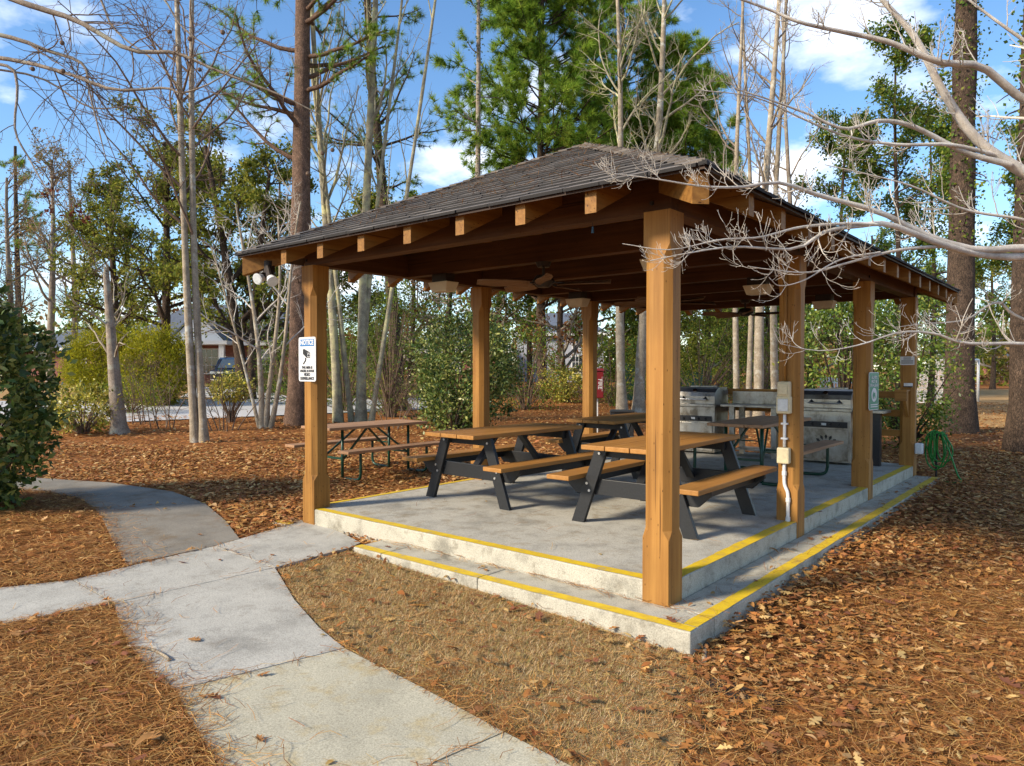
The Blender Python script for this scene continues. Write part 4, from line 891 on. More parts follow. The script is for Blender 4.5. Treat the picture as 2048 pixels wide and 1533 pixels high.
def shrub(base, rx, ry, rz, n, size, cols, label, clumps=90, crad=0.2, aspect=0.5, mat='glossy_leaf', name='shrub', cat='shrub', group=None, stems=7, hollow=0.5, z0=0.0, box=0.0, stem_mat='twig', bias_out=0.5, jit=0.2):
    base = np.array(base, float); root = tree_root(name, base, label, cat, group)
    P, k, c = lumpy(n, rx, ry, rz, clumps, crad, hollow, box=box); P[:, 2] += z0; c[:, 2] += z0
    outw = unit(P - np.array([0, 0, rz + z0])) * bias_out + np.array([0, 0, 0.15]); cb = rng.uniform(0.75, 1.2, clumps)[k]
    V, F, C = leaf_arrays(P, size, cols, aspect, outw, jit); C = np.clip(C * np.repeat(cb, 4)[:, None], 0, 0.9)
    put_arr('foliage', (V + base, F, C), base, M[mat], root)
    pick = c[rng.choice(len(c), min(len(c), stems * 4), replace=False)]; st = []
    for q in pick:
        s0 = np.array([q[0] * 0.12, q[1] * 0.12, -0.05]); st.append(spline([s0, s0 * 0.6 + q * 0.4 * np.array([0.6, 0.6, 1]), q], 7))
    st = np.array(st) + base; rad = np.linspace(0.018, 0.005, 7)[None].repeat(len(st), 0) * (1 + rz * 0.4); put_tubes('stems', [(st, rad, 5)], base, M[stem_mat], root)
    return root
def on(px, D, dz=0.0):
    "point on the ground in the direction of image column px, at depth D"
    P = CAM + RT * (px - 1024) / FPX * D + np.array([-math.sin(YAW), math.cos(YAW), 0]) * D; return np.array([P[0], P[1], gz(P[0], P[1]) + dz])

# --- trees that stand on their own in the litter
P = gp(398, 885)
bare_tree(P, 13.5, 0.092, 'bare tree with two pale grey trunks rising from one base', bark='pale_bark', trunks= [((-0.05, -0.04), (-0.45, -0.30), 1.0, 0.9), ((0.09, 0.07), (-0.25, -0.05), 0.95, 0.9)], n1=15, t1=(0.30, 0.98), ln1=(0.16, 0.30), n2=7, n3=5)
P = gp(597, 850)
pine(P, 19, 0.30, 6.6, 'tall straight pine with reddish plated trunk behind the notice sign post', lean=(0.25, 0.3), n1=30, blen=(1.4, 2.8), tufts=3, per=26, nl=0.22, nw=0.014)
# snag
P = gp(240, 868); root = tree_root('broken_tree', P, 'snapped dead trunk with jagged pale top leaning to one side', 'tree'); top_ = at(212, 545, depth_of(P))
sp = spline([P - np.array([0, 0, 0.1]), P * 0.66 + top_ * 0.34 + np.array([-0.03, 0, 0]), P * 0.33 + top_ * 0.67 + np.array([-0.06, 0.02, 0]), top_], 14); rr = np.interp(np.linspace(0, 1, 14), [0, 0.08, 0.3, 1], [0.26, 0.165, 0.135, 0.062])
put_tubes('trunk', [(sp[None], rr[None], 12)], P, M['grey_bark'], root)
mb = MB(); t_ = top_ - P
for k in range(9):
    a = k * 0.7; q_ = t_ + np.array([math.cos(a), math.sin(a), 0]) * 0.042; hgt = rng.uniform(0.08, 0.30); mb.add([q_ + (-0.025, 0, -0.1), q_ + (0.025, 0, -0.1), q_ + (0, 0.025, -0.1), q_ + (rng.normal(0, .012), rng.normal(0, .012), hgt)], [(0, 1, 3), (1, 2, 3), (2, 0, 3)])
mb.build('splinter', M['pale_bark'], root)
P1, r1_ = spawn(sp[None], rr[None], 7, (0.45, 0.8), (40, 80), (0.8, 2.0), 0.25, 8, 0.2, 0.05, 0.3, True, maxr=0.04, shape=lambda T: 1 + 0 * T); P2, r2_ = spawn(P1, r1_, 6, (0.3, 1), (30, 60), (0.2, 0.5), 0.5, 5, 0.2, 0.03, 0.4); put_tubes('branches', [(P1, r1_, 6), (P2, r2_, 4)], P, M['pale_bark'], root)
# crape myrtle
P = gp(525, 857)
bare_tree(P, 5.6, 0.075, 'slender bare multi-stemmed small tree with smooth pale bark', [((0, 0), (-0.5, -0.4), 1, 1), ((0.05, 0.06), (0.1, 0.1), 0.95, 0.9), ((0.12, 0.12), (0.75, 0.65), 1.0, 0.8), ((-0.05, -0.02), (-0.9, -0.7), 0.8, 0.6)], bark='pale_bark', twig='pale_twig', n1=9, t1=(0.3, 0.95), ln1=(0.2, 0.4), n2=5, n3=4, minr=0.004)
P = gp(700, 846)
bare_tree(P, 16, 0.125, 'clump of pale lichen-covered trunks behind the picnic table on the litter', [((-0.25, -0.2), (-0.5, -0.4), 1.0, 1.0), ((0.22, 0.2), (0.2, 0.3), 1.05, 1.15), ((-0.1, 0.15), (-1.3, -1.0), 0.95, 0.6), ((0.1, 0.3), (0.8, 0.9), 0.9, 0.6), ((0.5, 0.3), (1.9, 1.5), 0.95, 0.6)], bark='lichen_bark', twig='lichen_bark', n1=11, t1=(0.3, 0.98), ln1=(0.14, 0.28), up=0.12, n2=6, n3=4, ang1=(18, 40))
DOME = lambda T: 0.25 + 0.9 * np.sqrt(np.clip(1 - np.clip((T - 0.35) / 0.65, 0, 1) ** 2.2, 0, 1))
# trunks further back, left of the big pines
pine(on(800, 25), 17, 0.24, 7.0, 'leaning dark-barked pine with sparse crown above the roof slope', lean=(-0.9, -0.7), n1=22, blen=(1.5, 3.0), cols=PINE_D, bark='dark_bark', tufts=2, per=20, nw=0.016, vine=1500)
pine(on(955, 29), 20, 0.16, 9.0, 'very slim straight pine trunk with few needles beside the dense pines', n1=14, blen=(0.8, 1.6), cols=PINE, tufts=2, per=18, nw=0.016, bark='grey_bark', vine=900)
pine(on(1085, 33), 19.0, 0.24, 4.0, 'broad dense green pine rising behind the roof peak', n1=120, blen=(2.8, 4.8), tufts=5, per=24, nl=0.38, nw=0.028, stubs=0, n2=10, ang=(50, 90), bark='dark_bark', shape=DOME)
pine(on(1240, 36), 19.5, 0.24, 4.5, 'dense green pine with rounded top between the bare trunks', n1=110, blen=(2.6, 4.4), tufts=5, per=24, nl=0.38, nw=0.028, stubs=0, n2=10, ang=(50, 90), bark='dark_bark', shape=DOME)
pine(on(1352, 35), 16.6, 0.22, 4.5, 'dense green pine with lower top over the near roof corner', n1=100, blen=(2.0, 3.3), tufts=5, per=24, nl=0.38, nw=0.028, stubs=0, n2=10, ang=(50, 90), bark='dark_bark', shape=DOME)
pine(on(1440, 37), 12.5, 0.2, 4.0, 'short dense pine beside the near roof corner', n1=60, blen=(1.3, 2.2), tufts=5, per=22, nl=0.32, nw=0.024, stubs=0, n2=9, ang=(50, 90), bark='dark_bark', shape=DOME)
bare_tree(on(1245, 24.5), 15, 0.17, 'bare tree with mottled trunk standing nearest the red cabinet', [((0, 0), (-0.5, 0.1), 1.0, 1.0)], bark='pale_bark', twig='lichen_bark', n1=18, t1=(0.38, 0.98), ln1=(0.14, 0.32), leaves=0.03, lcols=BROWN)
bare_tree(on(1277, 25), 15.5, 0.20, 'bare tree with thick mottled trunk behind the near corner post', [((0, 0), (0.5, 0.5), 1.0, 1.0)], bark='pale_bark', twig='lichen_bark', n1=18, t1=(0.36, 0.98), ln1=(0.14, 0.32), leaves=0.03, lcols=BROWN)
lab = ['thin pale bare trunk seen over the left grill hood', 'very thin bare trunk seen over the steel counter, next to a thicker mottled one', 'thick mottled bare trunk seen over the steel counter', 'bare trunk seen right beside the conduit post', 'slim bare tree with forking stem above the right roof slope']
for px_, D_, r_, l_, ln_ in ((1474, 21, 0.10, 0, (0.1, 0)), (1496, 22, 0.09, 1, (-0.2, 0.1)), (1518, 21, 0.15, 2, (0.4, 0.3)), (1552, 22, 0.12, 3, (0.2, 0.0)), (1590, 24, 0.12, 4, (-0.4, 0.0))):
    bare_tree(on(px_, D_), 13.5, r_, lab[l_], [((0, 0), ln_, 1, 1)], bark='pale_bark' if l_ != 4 else 'grey_bark', twig='grey_bark', n1=12, t1=(0.35, 0.98), ln1=(0.12, 0.26), n2=6, n3=5, up=0.1)
# right: big pines and vine-hung evergreens
P = gp(1917, 866)
pine(P, 24, 0.35, 12, 'massive dark pine trunk hung with vine beside the soccer goal', lean=(0.3, 0.1), n1=14, blen=(2, 4), bark='dark_bark', vine=3000, cols=PINE_D, nw=0.016, stubs=6)
P = gp(2045, 906)
pine(P, 20, 0.26, 10, 'dark pine trunk with crooked limbs at the edge of the lawn', lean=(0.0, 0.0), n1=18, blen=(2, 3.5), bark='dark_bark', vine=2200, cols=PINE_D, nw=0.016, stubs=10)
for px_, D_, h_, l_ in ((1685, 27, 11, 'slender evergreen with sparse small leaves above the roof near the far eave'), (1795, 24, 13, 'tall loose-leaved evergreen with thin trunk above the far roof corner'), (1860, 29, 12, 'loose-leaved evergreen growing against the massive pine trunk'), (2075, 27, 11, 'loose-leaved evergreen beyond the dark pine trunk with crooked limbs')):
    bare_tree(on(px_, D_), h_, 0.13, l_, bark='dark_bark', twig='dark_bark', n1=30, t1=(0.22, 0.99), ln1=(0.10, 0.22), n2=8, n3=6, leaves=1.0, lk=9, lcols=EVER, lsize=0.135, ang1=(50, 85), up=0.02, cat='tree', name='evergreen_tree', top=0.15)
shrub(on(1690, 15.2), 1.15, 1.0, 1.75, 6500, 0.085, EVER, 'tall dark evergreen hedge shrub behind the right grill', 140, 0.28, name='evergreen_shrub', stem_mat='dark_bark')
shrub(on(1815, 14.2), 0.75, 0.75, 1.75, 6000, 0.075, EVER, 'dark conical evergreen shrub behind the rear right post', 140, 0.22, name='evergreen_shrub', stem_mat='dark_bark')

# --- left and centre background
bare_tree(on(492, 30), 10.5, 0.26, 'spreading evergreen oak with dark leaves beside the street', [((0, 0), (-1.3, -0.9), 1, 1), ((0.1, 0.1), (0.9, 0.6), 0.9, 0.8)], bark='dark_bark', twig='dark_bark', n1=22, t1=(0.25, 0.99), ln1=(0.22, 0.42), n2=8, n3=6, leaves=1.0, lk=10, lcols=OAK_D, lsize=0.16, ang1=(35, 75), name='evergreen_oak', up=0.03)
bare_tree(on(330, 33), 11.5, 0.25, 'rounded evergreen oak left of the forked bare trunk', bark='dark_bark', twig='dark_bark', n1=34, t1=(0.25, 0.99), ln1=(0.25, 0.42), n2=8, n3=6, leaves=1.0, lk=10, lcols=OAK_D, lsize=0.17, ang1=(40, 80), name='evergreen_oak', up=0.03)
bare_tree(on(235, 36), 10.0, 0.24, 'evergreen oak behind the snapped trunk', bark='dark_bark', twig='dark_bark', n1=30, t1=(0.25, 0.99), ln1=(0.25, 0.42), n2=8, n3=6, leaves=1.0, lk=9, lcols=OAK_D, lsize=0.17, ang1=(40, 80), name='evergreen_oak', up=0.03)
for px_, D_, h_, lv, l_ in ((28, 42, 12, TAN, 'hazy bare tree with tan leaves beyond the glossy shrub'), (100, 38, 12, TAN, 'bare tree holding tan leaves left of the snapped trunk'), (148, 44, 13.5, TAN, 'tall tan-leaved tree with straight trunk behind the golden cedar'), (-60, 40, 12, TAN, 'tan-leaved tree behind the glossy shrub')):
    bare_tree(on(px_, D_), h_, 0.22, l_, bark='grey_bark', twig='grey_bark', n1=22, t1=(0.25, 0.98), ln1=(0.16, 0.32), n2=7, n3=6, leaves=1.0, lk=2, lcols=lv + OAK_D[:1], lsize=0.14, name='tan_leaved_tree')
pine(on(40, 60), 19, 0.3, 9, 'far pine top above the tan-leaved trees', n1=26, nw=0.03, nl=0.34, per=16, tufts=2, bark='dark_bark')
# woodland behind the pavilion
wood = [(560, 46, 13, EVER), (640, 40, 9, EVER), (735, 38, 10, OAK_D), (820, 44, 11, EVER), (890, 36, 9, BROWN), (1000, 38, 10, EVER), (1060, 46, 11, OAK_D), (1130, 32, 8, BROWN), (1185, 42, 11, EVER), (1330, 42, 9, EVER), (1415, 34, 7.5, OAK_D), (1460, 46, 10, EVER), (1540, 40, 8, EVER), (1620, 44, 10, OAK_D), (1740, 46, 10, EVER), (1900, 52, 10, EVER), (1985, 56, 11, OAK_D)]
wl = ['beyond the flood light', 'behind the notice sign post', 'behind the lichen-covered clump', 'above the glossy shrub', 'brown-leaved, behind the glossy shrub', 'behind the second left post', 'left of the third left post', 'brown-leaved, behind the golden bush', 'behind the red cabinet', 'behind the near corner post', 'over the left grill', 'behind the pale trunks', 'behind the conduit post', 'behind the tall hedge shrub', 'beyond the green sign post', 'beyond the massive pine', 'beyond the soccer goal']
for (px_, D_, h_, c_), w_ in zip(wood, wl):
    bn = c_ is BROWN
    bare_tree(on(px_, D_), h_, 0.20, ('woodland tree, ' if bn else 'leafy evergreen woodland tree ') + w_, bark='dark_bark', twig='grey_bark', n1=26, t1=(0.12, 0.99), ln1=(0.20, 0.36), n2=7, n3=5, leaves=0.5 if bn else 1.0, lk=3 if bn else 8, lcols=c_, lsize=0.19, name='woodland_tree', group='woodland trees behind the pavilion', ang1=(45, 85), up=0.03, minr=0.008)
far = bpy.data.objects.new('far_wood', None)
def far_wood():
    Vs = []
    for k in range(150):
        px_ = rng.uniform(-500, 2600); D_ = rng.uniform(66, 95); b = on(px_, D_); h_ = rng.uniform(4, 8.5); n = 420
        P, _, _ = lumpy(n, rng.uniform(2, 3.5), rng.uniform(2, 3.5), h_ / 2, 22, 1.3, 0.3); cols = [OAK_D, EVER, TAN, BROWN, PINE_D][rng.integers(0, 5)]
        Vs.append(leaf_arrays(P + b, 0.55, cols, 0.6))
    V, F, C = merge(Vs); o = link('far_wood', raw_mesh('far_wood', V, F, C), M['leaf']); o['kind'] = 'stuff'; o['label'] = 'distant mass of mixed woodland closing the view'; o['category'] = 'woodland'
bpy.data.objects.remove(far); far_wood()
# --- shrubs
shrub(on(-72, 8.1), 0.84, 0.84, 1.22, 13000, 0.10, GLOSS, 'large glossy dark green shrub at the path edge', 330, 0.17, 0.48, name='glossy_shrub', hollow=0.55)
shrub(on(930, 17.6), 1.15, 1.1, 1.55, 16000, 0.09, GLOSS, 'big rounded glossy evergreen shrub behind the second left post', 170, 0.30, 0.5, name='glossy_shrub', hollow=0.6)
shrub(on(905, 16.6), 0.75, 0.6, 0.75, 2600, 0.095, GLOSS, 'low glossy evergreen shrub in front of the bigger rounded one', 70, 0.24, 0.5, name='glossy_shrub', hollow=0.6)
shrub(gp(1125, 806), 0.85, 0.8, 0.80, 3600, 0.10, GOLD, 'round golden variegated bush beside the third left post', 80, 0.25, 0.5, name='golden_bush', group='golden variegated bushes')
shrub(gp(165, 868), 0.75, 0.7, 0.55, 2600, 0.09, GOLD, 'low golden variegated bush beside the snapped trunk', 70, 0.2, 0.5, name='golden_bush', group='golden variegated bushes')
shrub(gp(462, 846), 0.55, 0.5, 0.35, 1700, 0.09, GOLD, 'golden variegated bush on a bare leg between two pale trunks', 50, 0.18, 0.5, name='golden_bush', group='golden variegated bushes', z0=0.55)
shrub(gp(745, 800) + np.array([0, 0, 0.0]), 0.9, 0.7, 0.6, 1500, 0.12, GOLD, 'loose golden bush behind the lichen-covered trunks', 40, 0.25, 0.5, name='golden_bush', group='golden variegated bushes')
shrub(on(215, 27), 1.6, 1.4, 1.35, 30000, 0.125, CEDAR, 'spreading golden-green cedar behind the snapped trunk', 220, 0.36, 0.25, 'leaf', 'golden_cedar', 'conifer', hollow=0.55)
shrub(on(310, 25.5), 1.2, 1.1, 1.35, 20000, 0.125, CEDAR, 'golden-green cedar next to the house front', 180, 0.34, 0.25, 'leaf', 'golden_cedar', 'conifer', hollow=0.55)
shrub(on(260, 22), 1.1, 0.9, 0.55, 3000, 0.075, EVER + CEDAR, 'low green shrub at the foot of the cedars', 80, 0.25, 0.35, 'leaf', name='low_shrub')
shrub(on(780, 22), 1.5, 1.2, 2.0, 5200, 0.08, EVER + [(0.16, 0.2, 0.05)], 'airy light green shrub left of the rounded glossy shrub', 140, 0.4, 0.35, 'leaf', name='wax_myrtle', stems=14)
shrub(on(690, 24), 1.5, 1.2, 1.7, 4200, 0.09, EVER + [(0.14, 0.18, 0.04)], 'airy green shrub behind the lichen-covered clump', 120, 0.4, 0.35, 'leaf', name='wax_myrtle', stems=14)
shrub(on(1050, 26), 1.6, 1.2, 1.6, 4200, 0.10, EVER + BROWN[:1], 'green shrub behind the left row of posts, before the grey house', 110, 0.4, 0.4, 'leaf', name='woodland_shrub')
shrub(on(1225, 29), 1.3, 1.2, 1.5, 3600, 0.10, EVER + GOLD[2:4], 'green shrub beyond the red cabinet', 110, 0.4, 0.4, 'leaf', name='woodland_shrub')
shrub(on(1400, 26), 2.2, 1.5, 2.0, 7000, 0.09, OAK_D + EVER, 'broad green shrub beyond the left grill', 160, 0.45, 0.4, 'leaf', name='woodland_shrub')
shrub(on(1520, 28), 2.2, 1.5, 2.3, 7000, 0.09, EVER, 'broad green shrub beyond the steel counter', 160, 0.45, 0.4, 'leaf', name='woodland_shrub')
shrub(on(1330, 30), 1.6, 1.3, 1.7, 5000, 0.09, OAK_D, 'green shrub beyond the near corner post', 130, 0.45, 0.4, 'leaf', name='woodland_shrub')
shrub(on(600, 27), 1.5, 1.2, 1.3, 4200, 0.09, EVER, 'clipped green hedge along the driveway', 100, 0.4, 0.4, 'leaf', name='hedge', box=0.5)
shrub(on(540, 36), 1.8, 0.8, 0.55, 4200, 0.08, EVER, 'low clipped hedge before the brick house', 90, 0.3, 0.4, 'leaf', name='hedge', box=0.5)
for px_, D_, l_ in ((330, 17.5, 'beside the forked bare trunk'), (445, 17.2, 'in front of the golden bush on a leg'), (780, 18.0, 'in front of the airy green shrub'), (850, 18.5, 'left of the low glossy shrub'), (280, 18.5, 'near the snapped trunk')):
    bare_tree(on(px_, D_), 1.6, 0.012, 'thin twiggy undergrowth bush ' + l_, [((a, b), (a * 3, b * 3), 1, 1) for a, b in rng.uniform(-0.25, 0.25, (7, 2))], bark='twig', twig='twig', n1=6, t1=(0.2, 1), ln1=(0.25, 0.5), n2=4, n3=3, leaves=0.25, lcols=EVER + TAN, lsize=0.06, name='twiggy_bush', cat='bush', group='twiggy undergrowth bushes', minr=0.002)

# --- dogwood whose pale branches reach in from the right
def limb(pix, n=26): return spline([at(*q) for q in pix], n)
db = on(2430, 5.4); root = tree_root('dogwood_tree', db, 'bare dogwood with pale twiggy branches reaching across the roof corner', 'tree')
tp = spline([db - np.array([0, 0, 0.1]), db + np.array([0.03, 0, 0.6]), db + np.array([-0.02, 0.05, 1.2]), at(2400, 420, 5.3), at(2330, 150, 5.25), at(2360, -150, 5.3), at(2320, -420, 5.3)], 22); trr = np.linspace(0.13, 0.012, 22)
put_tubes('trunk', [(tp[None], trr[None], 10)], db, M['pale_bark'], root)
LIM = [([(2400, 560, 5.35), (2180, 430, 5.2), (2048, 345, 5.1), (1960, 285, 5.05), (1890, 190, 5.0), (1830, 75, 4.95), (1765, 0, 4.9), (1700, -90, 4.9)], 0.085, 0.02),
       ([(2390, 420, 5.3), (2200, 280, 5.1), (2048, 200, 5.0), (1965, 135, 4.9), (1880, 125, 4.8), (1780, 85, 4.75), (1690, 65, 4.7), (1600, 45, 4.6), (1540, 20, 4.6), (1470, -5, 4.5)], 0.056, 0.010),
       ([(2020, 330, 5.05), (1930, 305, 5.0), (1830, 255, 4.9), (1760, 242, 4.8), (1690, 258, 4.7), (1620, 230, 4.65), (1540, 200, 4.55), (1470, 178, 4.5)], 0.034, 0.006),
       ([(1990, 310, 5.05), (1900, 290, 4.95), (1800, 290, 4.85), (1700, 275, 4.75), (1610, 240, 4.65), (1510, 195, 4.55), (1390, 180, 4.4)], 0.024, 0.004),
       ([(2400, 620, 5.3), (2200, 510, 5.0), (2048, 497, 4.8), (1950, 500, 4.7), (1850, 470, 4.6), (1760, 425, 4.5), (1640, 392, 4.35), (1560, 366, 4.2), (1480, 375, 4.05), (1400, 373, 3.9), (1310, 358, 3.8), (1228, 348, 3.75)], 0.050, 0.0035),
       ([(2120, 515, 4.9), (1980, 512, 4.75), (1880, 488, 4.6), (1780, 450, 4.45), (1720, 452, 4.4), (1650, 464, 4.3), (1590, 498, 4.2), (1470, 494, 4.05), (1380, 506, 3.9), (1300, 522, 3.82)], 0.042, 0.0035),
       ([(1780, 450, 4.45), (1690, 448, 4.35), (1600, 455, 4.25), (1520, 475, 4.1), (1440, 480, 4.0), (1340, 500, 3.85), (1245, 488, 3.8)], 0.018, 0.003),
       ([(1900, 492, 4.65), (1800, 500, 4.5), (1700, 525, 4.4), (1620, 545, 4.3), (1545, 540, 4.2), (1495, 533, 4.15)], 0.018, 0.003),
       ([(1760, 505, 4.45), (1680, 520, 4.35), (1610, 560, 4.3), (1560, 572, 4.25), (1538, 555, 4.2)], 0.010, 0.003),
       ([(2400, 760, 5.3), (2200, 700, 5.0), (2048, 688, 4.8), (1930, 687, 4.65), (1870, 668, 4.6), (1800, 665, 4.5), (1720, 690, 4.4), (1640, 702, 4.35), (1560, 688, 4.25)], 0.026, 0.003),
       ([(2250, 700, 5.1), (2048, 640, 4.95), (1995, 605, 4.9), (1930, 640, 4.85), (1850, 648, 4.8), (1790, 655, 4.75)], 0.022, 0.003),
       ([(2350, 350, 5.3), (2150, 470, 5.05), (2048, 440, 4.95), (1930, 420, 4.85), (1830, 375, 4.75), (1740, 350, 4.65), (1650, 330, 4.6)], 0.026, 0.004),
       ([(2300, 250, 5.4), (2120, 130, 5.5), (1990, 40, 5.5), (1900, -30, 5.5)], 0.035, 0.01)]
lg, sg = [], []
B1, b1 = spawn(tp[None], trr[None], 12, (0.45, 0.98), (40, 75), (0.9, 2.0), 0.5, 9, 0.12, 0.04, 0.2, True, maxr=0.03, minr=0.006); B2, b2 = spawn(B1, b1, 8, (0.2, 1.0), (35, 65), (0.2, 0.4), 0.5, 6, 0.12, 0.12, 0.4, minr=0.003); sg += [(B1, b1, 6), (B2, b2, 4)]
for pts, ra, rb_ in LIM:
    Pm = limb(pts)[None]; rm = (np.linspace(1, 0, 26) ** 1.3 * (ra - rb_) + rb_)[None] * 0.68; lg.append((Pm, rm, 7))
    Ln = np.linalg.norm(np.diff(Pm[0], axis=0), axis=1).sum(); k = int(Ln * 6)
    A1, a1 = spawn(Pm, rm, k, (0.25, 1.0), (35, 65), (0.10, 0.34), 0.45, 7, 0.12, 0.17, 0.4, True, maxr=0.005, minr=0.0018, shape=lambda T: 1.25 - 0.7 * T)
    A2, a2 = spawn(A1, a1, 5, (0.2, 1.0), (30, 60), (0.06, 0.17), 0.65, 5, 0.08, 0.22, 0.6, True, minr=0.0014)
    A3, a3 = spawn(A2, a2, 1, (0.3, 0.9), (30, 60), (0.3, 0.6), 0.8, 3, 0.12, 0.2, 0.8, minr=0.0015)
    sg += [(A1, a1, 5), (A2, a2, 4), (A3, a3, 3)]
put_tubes('limbs', lg, db, M['pale_twig'], root); put_tubes('twigs', sg, db, M['pale_twig'], root)

# --- sweetgum whose bare branches hang in from the upper left
sb_ = on(-700, 7.0); root = tree_root('sweetgum_tree', sb_, 'bare sweetgum sending grey drooping branches with seed balls across the sky', 'tree')
tp = spline([sb_ - np.array([0, 0, 0.1]), sb_ + np.array([0, 0, 2.5]), sb_ + np.array([0.05, 0.1, 5]), sb_ + np.array([0, 0, 9])], 14); put_tubes('trunk', [(tp[None], np.linspace(0.2, 0.09, 14)[None], 10)], sb_, M['grey_bark'], root)
LIM = [([(-690, -300, 7), (-300, -130, 6.8), (30, 0, 6.6), (150, 40, 6.6), (260, 100, 6.5), (350, 106, 6.5), (430, 140, 6.4), (560, 190, 6.3), (640, 230, 6.3)], 0.06, 0.006),
       ([(-690, -60, 7), (-300, 10, 6.7), (0, 70, 6.5), (90, 100, 6.5), (165, 128, 6.4), (178, 180, 6.4), (200, 270, 6.3), (215, 330, 6.3)], 0.045, 0.004),
       ([(-690, 0, 7), (-300, 80, 6.6), (0, 116, 6.4), (130, 146, 6.3), (230, 180, 6.2), (330, 176, 6.2), (370, 186, 6.1), (450, 150, 6.1), (500, 90, 6.1)], 0.04, 0.004),
       ([(-500, 40, 6.8), (-200, 110, 6.3), (0, 128, 6.1), (34, 170, 6.1), (30, 260, 6.0), (60, 320, 6.0), (100, 390, 5.9), (155, 470, 5.9)], 0.03, 0.004),
       ([(-690, -420, 7), (-200, -250, 7.2), (150, -60, 7.3), (230, 60, 7.3), (330, 140, 7.2), (420, 260, 7.2)], 0.035, 0.004),
       ([(-400, -250, 7), (100, -150, 7.5), (300, -30, 7.6), (370, 60, 7.6), (470, 120, 7.6), (600, 150, 7.6)], 0.03, 0.004),
       ([(-500, 60, 6.8), (-200, 120, 6.6), (60, 150, 6.5), (180, 215, 6.5), (280, 215, 6.4), (370, 280, 6.4)], 0.024, 0.003)]
lg, sg, ends = [], [], []
for pts, ra, rb_ in LIM:
    Pm = limb(pts, 24)[None]; rm = (np.linspace(1, 0, 24) * (ra - rb_) + rb_)[None] * 0.6; lg.append((Pm, rm, 7)); Ln = np.linalg.norm(np.diff(Pm[0], axis=0), axis=1).sum()
    A1, a1 = spawn(Pm, rm, int(Ln * 2.7), (0.3, 1.0), (30, 65), (0.5, 1.4), 0.4, 9, 0.10, -0.015, 0.3, True, maxr=0.007, minr=0.0028, shape=lambda T: 1.2 - 0.6 * T)
    A2, a2 = spawn(A1, a1, 6, (0.2, 1.0), (35, 70), (0.15, 0.45), 0.6, 5, 0.14, 0.03, 0.5, minr=0.0022); A3, a3 = spawn(A2, a2, 2, (0.3, 1.0), (30, 70), (0.2, 0.4), 0.8, 3, 0.15, 0.05, 0.7, minr=0.0019)
    sg += [(A1, a1, 5), (A2, a2, 4), (A3, a3, 3)]; ends.append(A1[:, -1])
put_tubes('limbs', lg, sb_, M['grey_bark'], root); put_tubes('twigs', sg, sb_, M['twig'], root)
e_ = np.concatenate(ends); mbx = MB().sphere((0, 0, 0), 0.02, 8, 6).mesh('seed_ball'); mbx.materials.append(M['twig'])
for q in e_[rng.choice(len(e_), 14, replace=False)]: o = link('seed_ball', mbx, None, root); o.location = q - sb_ + np.array([0, 0, -0.04])
for q in ((100, 388), (145, 428), (168, 440), (98, 424)):
    c = at(*q, 5.9); pp = c + rng.normal(0, 0.028, (22, 3)); put_arr('withered_cluster', leaf_arrays(pp, 0.04, [(0.10, 0.03, 0.02), (0.16, 0.05, 0.03)], 0.6), sb_, M['leaf'], root)['kind'] = 'stuff'

